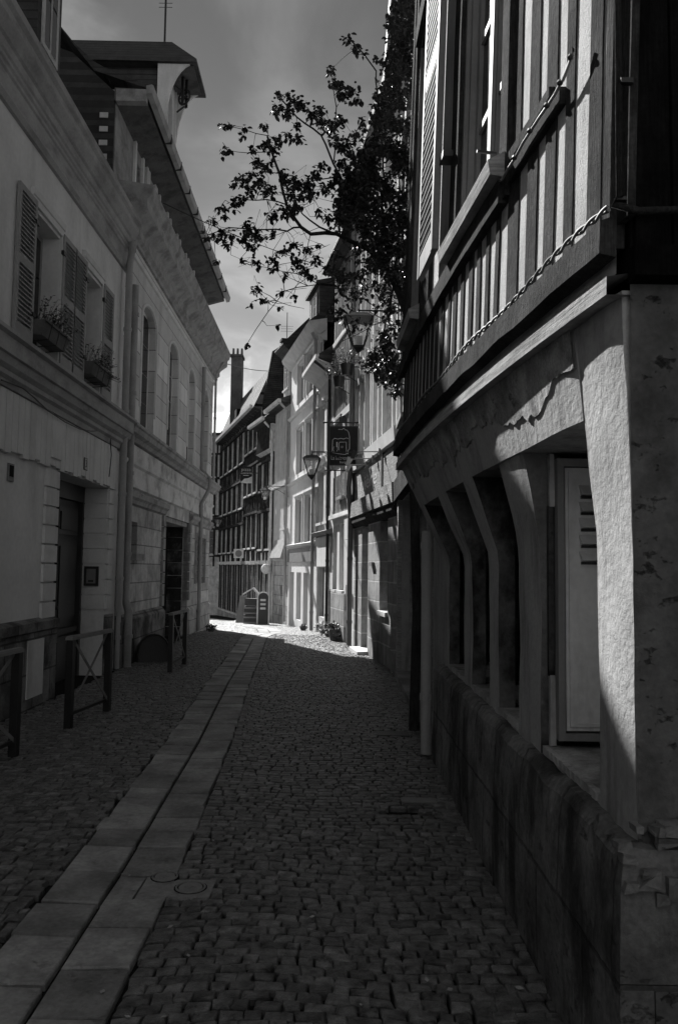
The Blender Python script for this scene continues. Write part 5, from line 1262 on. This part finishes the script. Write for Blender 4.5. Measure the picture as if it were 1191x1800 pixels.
# ================================================================== POTS, FLOWERS, SHOP DISPLAY
def plant(mb, c, n, rx, ry, rz, s, r_, stems=None):
    for k in range(n):
        a = r_.uniform(0, 6.283); u = r_.random() ** .5; q = Vector((c[0] + math.cos(a) * rx * u, c[1] + math.sin(a) * ry * u, c[2] + rz * r_.uniform(-.1, 1) * (1.1 - u * .5)))
        v = Vector((r_.uniform(-1, 1), r_.uniform(-1, 1), r_.uniform(-.7, .7))).normalized() * s * r_.uniform(.6, 1.3); t = v.cross(Vector((r_.uniform(-1, 1), r_.uniform(-1, 1), 1))).normalized() * v.length * .35
        mb.add([q, q + v * .5 + t, q + v, q + v * .5 - t], [(0, 1, 2, 3)])
        if stems is not None and k % 6 == 0: stems.tube([Vector(c), (Vector(c) + q) / 2 + Vector((0, 0, .03)), q], .004, 4)
def pot(p, r, hh, label, name, mat_='terra', n=160, lm='leafl', spread=.24, rise=.3, seed=1, group=None, s=.05):
    r_ = random.Random(seed); e = empty(name, p, label, 'plant pot', 0, group)
    MB().tube([(0, 0, 0), (0, 0, hh * .8), (0, 0, hh)], [r * .72, r * .98, r * 1.05], 12).build('pot', mat_, e)
    st = MB(); mb = MB(); plant(mb, (0, 0, hh), n, spread, spread, rise, s, r_, st); mb.build('foliage', lm, e); st.build('stems', 'bark', e); return e
for (px, py, r_w, s_, lab) in ((609, 660, .15, 1, 'upper hanging flower pot with bushy pale blooms on the lath front house'), (595, 681, .14, 2, 'lower hanging flower pot, nearer the rendered house')):
    s0 = H6.s(px, py, .28); p = H6.world(s0, .28, H6.z(px, py, .28)); e = pot(p, r_w, .24, lab, 'hanging_pot', 'black', 260, 'leafl', .34, .42, s_, 'hanging pots on the lath front house', .045)
    q = Vector((H6.n.x, H6.n.y, 0)) * -.28; MB().tube([(0, 0, .2), q + Vector((0, 0, .2))], .012, 5).tube([(0, 0, .0), q + Vector((0, 0, -.15))], .01, 5).build('wall_hook', 'black', e)
for k, (px, py, lab) in enumerate(((668, 672, 'dark hanging pot under the leaves on the name-board house'), (690, 668, 'second dark pot on the name-board house, closer to the jettied corner'))):
    s0 = H7.s(px, py, .3); p = H7.world(s0, .3, H7.z(px, py, .3)); e = pot(p, .13, .2, lab, 'hanging_pot', 'black', 200, 'leaf', .3, .25, 30 + k, None, .07)
    q = Vector((H7.n.x, H7.n.y, 0)) * -.3; MB().tube([(0, 0, .2), q + Vector((0, 0, .2))], .012, 5).tube([(0, 0, 0), q + Vector((0, 0, -.12))], .01, 5).build('wall_hook', 'black', e)
for k, (px, py, hh, sp, lab) in enumerate(((567, 1112, .28, .24, 'bright flowering plant at the foot of the narrow rendered house'), (577, 1119, .34, .22, 'taller bright flowering plant next to the black drainpipe foot'), (598, 1127, .2, .18, 'low flowering plant at the foot of the lath front house'), (587, 1126, .18, .12, 'dark potted plant between the flowering clumps'), (533, 1103, .10, .10, 'tiny tuft of flowers by the tall rendered house'), (371, 1108, .14, .14, 'weed tuft at the last corner of the grey town house'))):
    p = at_z(px, py, 0); p.z = gzs(p.y); pot(p, .09 if k != 3 else .13, .08 if k != 3 else .26, lab, 'flower_pot', 'terra', 200, 'leafl' if k not in (3, 5) else 'leaf', sp, hh, 50 + k, None, .05)
def groundpt(px, Y): p = at_y(px, 1000, Y); return (p.x, Y, gzs(Y))
# crates stack with slanted lids
e = empty('crate_stack', groundpt(445, 27.6), 'stack of dark slatted crates with propped lids outside the timber shops', 'display'); s_ = .27
MB().box(-s_, s_, -.22, .22, .0, .30).box(-s_ * .96, s_ * .96, -.21, .21, .32, .60).box(-s_ * .9, s_ * .9, -.2, .2, .62, .86).build('crates', 'door', e)
MB().box(-s_ - .01, s_ + .01, -.235, -.222, .02, .07).box(-s_ - .01, s_ + .01, -.235, -.222, .2, .25).box(-s_, s_, -.225, -.212, .34, .39).box(-s_, s_, -.225, -.212, .52, .57).build('slats', 'grey2', e)
MB().poly([(-.32, -.2, .98), (.02, -.2, 1.20), (.02, -.2, 1.24), (-.34, -.2, 1.02)], (0, .4, 0)).poly([(.04, -.2, 1.24), (.36, -.2, .88), (.33, -.2, .84), (.02, -.2, 1.19)], (0, .4, 0)).build('lid', 'grey', e)
e = empty('arched_board', groundpt(464, 27.0), 'tall dark display board with a pale arched rim outside the stone pier', 'display')
K = 10; P = [(-.19, -.03, 0)] + [(-.19 * math.cos(math.pi * k / K), -.03, .92 + .16 * math.sin(math.pi * k / K)) for k in range(K + 1)] + [(.19, -.03, 0)]
MB().poly(P, (0, .06, 0)).build('board', 'door', e); MB().tube([Vector(p) for p in P], .025, 6).build('rim', 'sill', e)
mb = MB()
for k in range(3): mb.box(-.1, .08, -.036, -.031, .5 + .14 * k, .57 + .14 * k)
mb.build('pictures', 'grey', e)
e = empty('pavement_board', groundpt(428, 28.6), 'leaning grey pavement board beside the crate stack', 'display'); MB().hexa([(-.22, -.25, 0), (-.1, -.05, .95), (-.22, -.21, 0), (-.1, -.02, .95), (.2, -.25, 0), (.12, -.05, .95), (.2, -.21, 0), (.12, -.02, .95)]).build('front_board', 'grey2', e); MB().hexa([(-.22, .2, 0), (-.1, 0, .95), (-.22, .24, 0), (-.1, .03, .95), (.2, .2, 0), (.12, 0, .95), (.2, .24, 0), (.12, .03, .95)]).build('back_board', 'grey2', e)
pot(groundpt(456, 27.2), .09, .3, 'slim pot of pale flowers between the crates and the arched board', 'flower_pot', 'terra', 120, 'leafl', .10, .5, 77, None, .05)
# parasol fragment / paper lamp by the shop
p = at_y(467, 1000, 27.2); e = empty('shop_lamp', p, 'pale round paper lamp hanging at the shopfront corner', 'lamp'); MB().ball((0, 0, 0), .16, 12, 8, 1.1).build('shade', 'plL', e); MB().tube([(0, 0, .15), (0, .0, .5)], .01, 5).build('cord', 'black', e)

# overhead wires
def wire(a, b, sag, label, r=.008):
    a, b = Vector(a), Vector(b); e = empty('overhead_wire', a, label, 'wire'); P = [(b - a) * (k / 14) - Vector((0, 0, sag * 4 * (k / 14) * (1 - k / 14))) for k in range(15)]; MB().tube(P, r, 5).build('wire', 'black', e)
wire(at_y(287, 357, 16.0), H7.world(3.0, 0, 7.5), .12, 'thin wire crossing the street high up, from the attic cornice into the leaves')
wire(at_y(400, 640, 22.2), H2.world(.3, -.3, at_y(455, 641, 29.9).z - H2.z0), .05, 'thin wire from the cornice corner to the far gable', .012)

# ================================================================== CLIMBING TREE over the porch house
e = empty('climbing_tree', (.80, 8.35, 0), 'dark leafy climbing tree spreading over the street from the right hand houses', 'tree')
r_ = random.Random(11); O = Vector((.80, 8.35, 0))
def tp(px, py, Y): return at_y(px, py, Y)
br = MB(); tw = MB()
TR = [Vector((.80, 8.35, -.05)), Vector((.83, 8.4, 1.2)), Vector((.80, 8.45, 2.4)), Vector((.80, 8.6, 3.4)), Vector((.84, 8.7, 4.2)), tp(705, 525, 8.8), tp(690, 488, 8.9)]
MB().tube([p - O for p in TR], [.055, .05, .05, .05, .05, .048, .045], 8).build('trunk', 'bark', e)
limbs = [([(690, 488, 8.9), (668, 458, 8.9), (645, 438, 8.95), (619, 425, 9.0), (593, 412, 9.05), (570, 408, 9.1), (548, 410, 9.1), (530, 398, 9.1), (519, 387, 9.15), (504, 361, 9.2), (495, 330, 9.2), (489, 305, 9.2), (478, 268, 9.3), (470, 240, 9.3)], .045),
         ([(593, 412, 9.05), (560, 397, 9.0), (530, 375, 8.9), (512, 350, 8.8)], .02),
         ([(530, 398, 9.1), (504, 406, 9.3), (452, 402, 9.4), (405, 402, 9.5), (365, 413, 9.5)], .018),
         ([(504, 361, 9.2), (470, 352, 9.4), (430, 350, 9.4), (395, 372, 9.5)], .014),
         ([(489, 305, 9.2), (460, 300, 9.0), (430, 310, 9.0)], .01), ([(478, 268, 9.3), (440, 268, 9.2), (398, 263, 9.2)], .009), ([(470, 240, 9.3), (430, 228, 9.2), (388, 218, 9.2)], .008),
         ([(645, 438, 8.95), (630, 390, 9.1), (610, 350, 9.2), (597, 310, 9.3), (586, 285, 9.3), (572, 255, 9.3), (563, 238, 9.3), (520, 205, 9.3), (492, 172, 9.3)], .028),
         ([(586, 285, 9.3), (588, 240, 9.2), (590, 190, 9.1), (582, 128, 9.1)], .016), ([(597, 310, 9.3), (560, 315, 9.1), (525, 325, 9.0)], .014),
         ([(668, 458, 8.9), (672, 380, 9.0), (675, 300, 9.1), (665, 220, 9.1), (660, 125, 9.0), (640, 95, 8.9), (614, 68, 8.8)], .028), ([(665, 220, 9.1), (690, 120, 9.2), (715, 20, 9.3)], .018), ([(675, 300, 9.1), (640, 255, 9.2), (618, 230, 9.2)], .014),
         ([(675, 470, 8.9), (620, 490, 9.1), (560, 498, 9.2), (500, 510, 9.2), (470, 548, 9.2), (450, 580, 9.2), (434, 605, 9.2)], .012), ([(560, 498, 9.2), (520, 480, 9.3), (470, 470, 9.3), (440, 466, 9.3)], .01),
         ([(693, 500, 8.9), (680, 560, 9.2), (665, 620, 9.4), (660, 660, 9.4)], .02), ([(680, 560, 9.2), (640, 580, 9.5), (600, 600, 9.6)], .012), ([(545, 410, 9.1), (540, 450, 9.2), (520, 475, 9.2)], .01), ([(690, 488, 8.9), (700, 430, 8.9), (702, 300, 9.0)], .03)]
LP = []
for pts, r0 in limbs:
    P = [tp(*p) for p in pts]; Q = []
    for a, b in zip(P[:-1], P[1:]):
        n = max(1, int((b - a).length / .12))
        for k in range(n):
            t = k / n; q = a.lerp(b, t) + Vector((r_.uniform(-1, 1), r_.uniform(-1, 1), r_.uniform(-1, 1))) * .012; Q.append(q)
    Q.append(P[-1]); br.tube([q - O for q in Q], r0 * .62, 6, r2=max(.003, r0 * .3)); LP += Q
br.build('limbs', 'bark', e)
lf = MB()
def leaf(q, s):
    a = r_.uniform(0, 6.283); d = Vector((math.cos(a), math.sin(a), r_.uniform(-1.6, .25))).normalized(); u = d.cross(Vector((r_.uniform(-.4, .4), r_.uniform(-.4, .4), 1))).normalized(); n = u.cross(d)
    w_ = s * .33; m1 = q + d * s * .45 + n * s * -.07
    V = [q, q + d * s * .28 + u * w_, q + d * s * .65 + u * w_ * .8, q + d * s * 1.0 - n * s * .12, q + d * s * .65 - u * w_ * .8, q + d * s * .28 - u * w_, m1]
    lf.add([v - O for v in V], [(0, 6, 1), (1, 6, 2), (2, 6, 3), (3, 6, 4), (4, 6, 5), (5, 6, 0)])
def cluster(px, py, rad, Y, dens=1.0, s0=.064):
    c = tp(px, py, Y); R_ = rad / FPX * Y
    near = min(LP, key=lambda p: (p - c).length); mid = (near + c) / 2 + Vector((r_.uniform(-.05, .05), r_.uniform(-.08, .08), r_.uniform(-.04, .06)))
    P = [near.lerp(mid, .5) + Vector((0, 0, .01)), mid, c]; tw.tube([p - O for p in [near] + P], .0055, 4, r2=.002)
    LP.append(c)
    n = max(6, int(rad * rad * .28 * dens))
    for k in range(n):
        v = Vector((r_.gauss(0, .5), r_.gauss(0, .55), r_.gauss(0, .45))) * R_; q = c + v
        leaf(q, s0 * r_.uniform(.7, 1.2))
        if k % 4 == 0: tw.tube([c - O, (c + v * .5) - O + Vector((0, 0, .01)), q - O], .0025, 3, r2=.0012)
fr = [(612, 70, 8), (627, 85, 10), (641, 95, 6), (658, 103, 6), (580, 124, 9), (586, 145, 10), (596, 150, 11), (602, 166, 12), (620, 160, 11), (628, 178, 9), (492, 168, 8), (505, 163, 7), (517, 178, 11), (530, 184, 11), (490, 192, 12), (506, 198, 11), (463, 222, 9), (405, 220, 7), (388, 219, 5), (430, 224, 6), (426, 240, 6), (560, 195, 11), (565, 214, 13), (582, 220, 14), (546, 200, 9), (522, 222, 9), (600, 212, 11), (400, 262, 7), (390, 268, 5), (445, 262, 9), (465, 256, 11), (487, 245, 11), (506, 240, 10), (526, 245, 9), (480, 262, 11), (590, 245, 12), (606, 255, 13), (622, 240, 11), (634, 214, 7), (641, 226, 7), (450, 286, 11), (466, 296, 11), (441, 305, 9), (426, 315, 11), (412, 326, 7), (455, 320, 12), (470, 335, 14), (441, 336, 11), (500, 310, 13), (520, 320, 14), (541, 325, 14), (556, 305, 10), (566, 290, 9), (545, 340, 12), (511, 340, 12), (526, 346, 9), (570, 330, 12), (590, 312, 13), (602, 290, 13), (616, 275, 13), (388, 365, 9), (396, 380, 7), (376, 388, 6), (366, 388, 4), (410, 360, 9), (420, 350, 11), (376, 415, 7), (391, 410, 9), (406, 415, 9), (436, 400, 12), (450, 410, 12), (431, 420, 11), (460, 420, 9), (400, 430, 7), (441, 434, 9), (480, 380, 11), (501, 370, 14), (520, 365, 11), (480, 410, 9), (379, 458, 5), (425, 458, 5), (450, 462, 9), (478, 455, 9), (481, 470, 7), (501, 440, 10), (516, 430, 10), (541, 440, 10), (556, 455, 10), (521, 460, 12), (536, 475, 10), (501, 484, 7), (450, 508, 9), (460, 526, 7), (441, 535, 5), (470, 528, 5), (495, 512, 6), (516, 520, 6), (548, 486, 8), (575, 470, 10), (590, 450, 9), (436, 606, 4), (488, 572, 4), (492, 540, 4), (560, 430, 7), (578, 380, 9), (560, 370, 8), (600, 350, 13), (615, 330, 12), (355, 408, 4), (362, 420, 4)]
for (x, y, r0) in fr: cluster(x, y, r0, r_.uniform(8.9, 9.6), 1.15)
def inpoly(x, y, P):
    c = False
    for i in range(len(P)):
        (x1, y1), (x2, y2) = P[i], P[i - 1]
        if (y1 > y) != (y2 > y) and x < (x2 - x1) * (y - y1) / (y2 - y1) + x1: c = not c
    return c
polys = [([(722, -20), (700, -20), (682, 60), (672, 130), (652, 200), (644, 260), (735, 260), (735, -20)], 120, 11, 1.1), ([(644, 250), (618, 280), (600, 330), (590, 390), (640, 420), (660, 480), (710, 500), (722, 250)], 165, 13, 1.25), ([(640, 430), (590, 430), (575, 480), (600, 520), (690, 540), (710, 480)], 45, 10, .9), ([(700, 500), (640, 520), (660, 560), (690, 580), (705, 560)], 14, 9, .8), ([(703, 560), (664, 590), (640, 640), (655, 680), (700, 692)], 46, 10, .95), ([(640, 520), (575, 520), (570, 560), (610, 590), (650, 570)], 14, 8, .6), ([(640, 270), (600, 350), (600, 400), (640, 400)], 16, 12, 1.)]
for P, n, r0, dn in polys:
    k = 0; xs = [p[0] for p in P]; ys_ = [p[1] for p in P]
    while k < n:
        x, y = r_.uniform(min(xs), max(xs)), r_.uniform(min(ys_), max(ys_))
        if not inpoly(x, y, P): continue
        Yd = r_.uniform(8.3, 9.6); X_ = at_y(x, y, Yd).x
        if X_ > .9: Yd *= .86 / X_
        cluster(x, y, r0 * r_.uniform(.7, 1.2), max(7.4, Yd), dn * .6, .060); k += 1
for k in range(90):       # bare twigs trailing out of the crown
    x, y = r_.uniform(370, 600), r_.uniform(270, 560)
    if not inpoly(x, y, [(360, 390), (480, 270), (600, 300), (610, 520), (500, 560), (430, 470)]): continue
    c = tp(x, y, r_.uniform(9, 9.5)); nr = min(LP, key=lambda p: abs((p - c).length - .35)); v = Vector((r_.uniform(-.12, .02), r_.uniform(-.08, .08), r_.uniform(-.1, .02)))
    tw.tube([nr - O, nr.lerp(c, .5) + v - O, c - O, c + v - O], .004, 4, r2=.0012)
tw.build('twigs', 'bark', e); print('leaf faces', len(lf.f)); lf.build('crown', 'leaf', e)

# each loose piece of these parts becomes a part of its own
def split_loose(o, newname):
    me = o.data; n = len(me.vertices); par = list(range(n))
    def find(a):
        while par[a] != a: par[a] = par[par[a]]; a = par[a]
        return a
    for p in me.polygons:
        v = list(p.vertices)
        for b in v[1:]: par[find(b)] = find(v[0])
    comps = {}
    for p in me.polygons: comps.setdefault(find(p.vertices[0]), []).append(p)
    if len(comps) < 2: return
    mt = me.materials[0]
    for k, ps in enumerate(comps.values()):
        ids = sorted({i for p in ps for i in p.vertices}); mp_ = {i: j for j, i in enumerate(ids)}
        m2 = bpy.data.meshes.new(newname); m2.from_pydata([me.vertices[i].co[:] for i in ids], [], [[mp_[i] for i in p.vertices] for p in ps]); m2.materials.append(mt)
        q = bpy.data.objects.new(newname, m2); COL.objects.link(q); q.parent = o.parent
    bpy.data.objects.remove(o)
SPL = {'collar': 'collar', 'plaster_patch': 'plaster_patch', 'quoins': 'quoin', 'porch_side': 'porch_side', 'toothing_stones': 'toothing_stone', 'attic_pilasters': 'attic_pilaster', 'gutter_bracket': 'gutter_bracket', 'guard_post': 'guard_post',
       'board_divider': 'board_divider', 'rail_beam': 'rail_beam', 'clamp': 'clamp', 'clip': 'clip', 'inner_partition': 'inner_partition', 'wall_hook': 'wall_hook', 'bracket': 'bracket', 'beam': 'beam'}
for o in list(bpy.data.objects):
    b_ = o.name.split('.')[0]
    if o.type == 'MESH' and b_ in SPL and o.parent and not (b_ == 'bracket' and o.parent.name.startswith('pub_sign')) and not o.children: split_loose(o, SPL[b_])
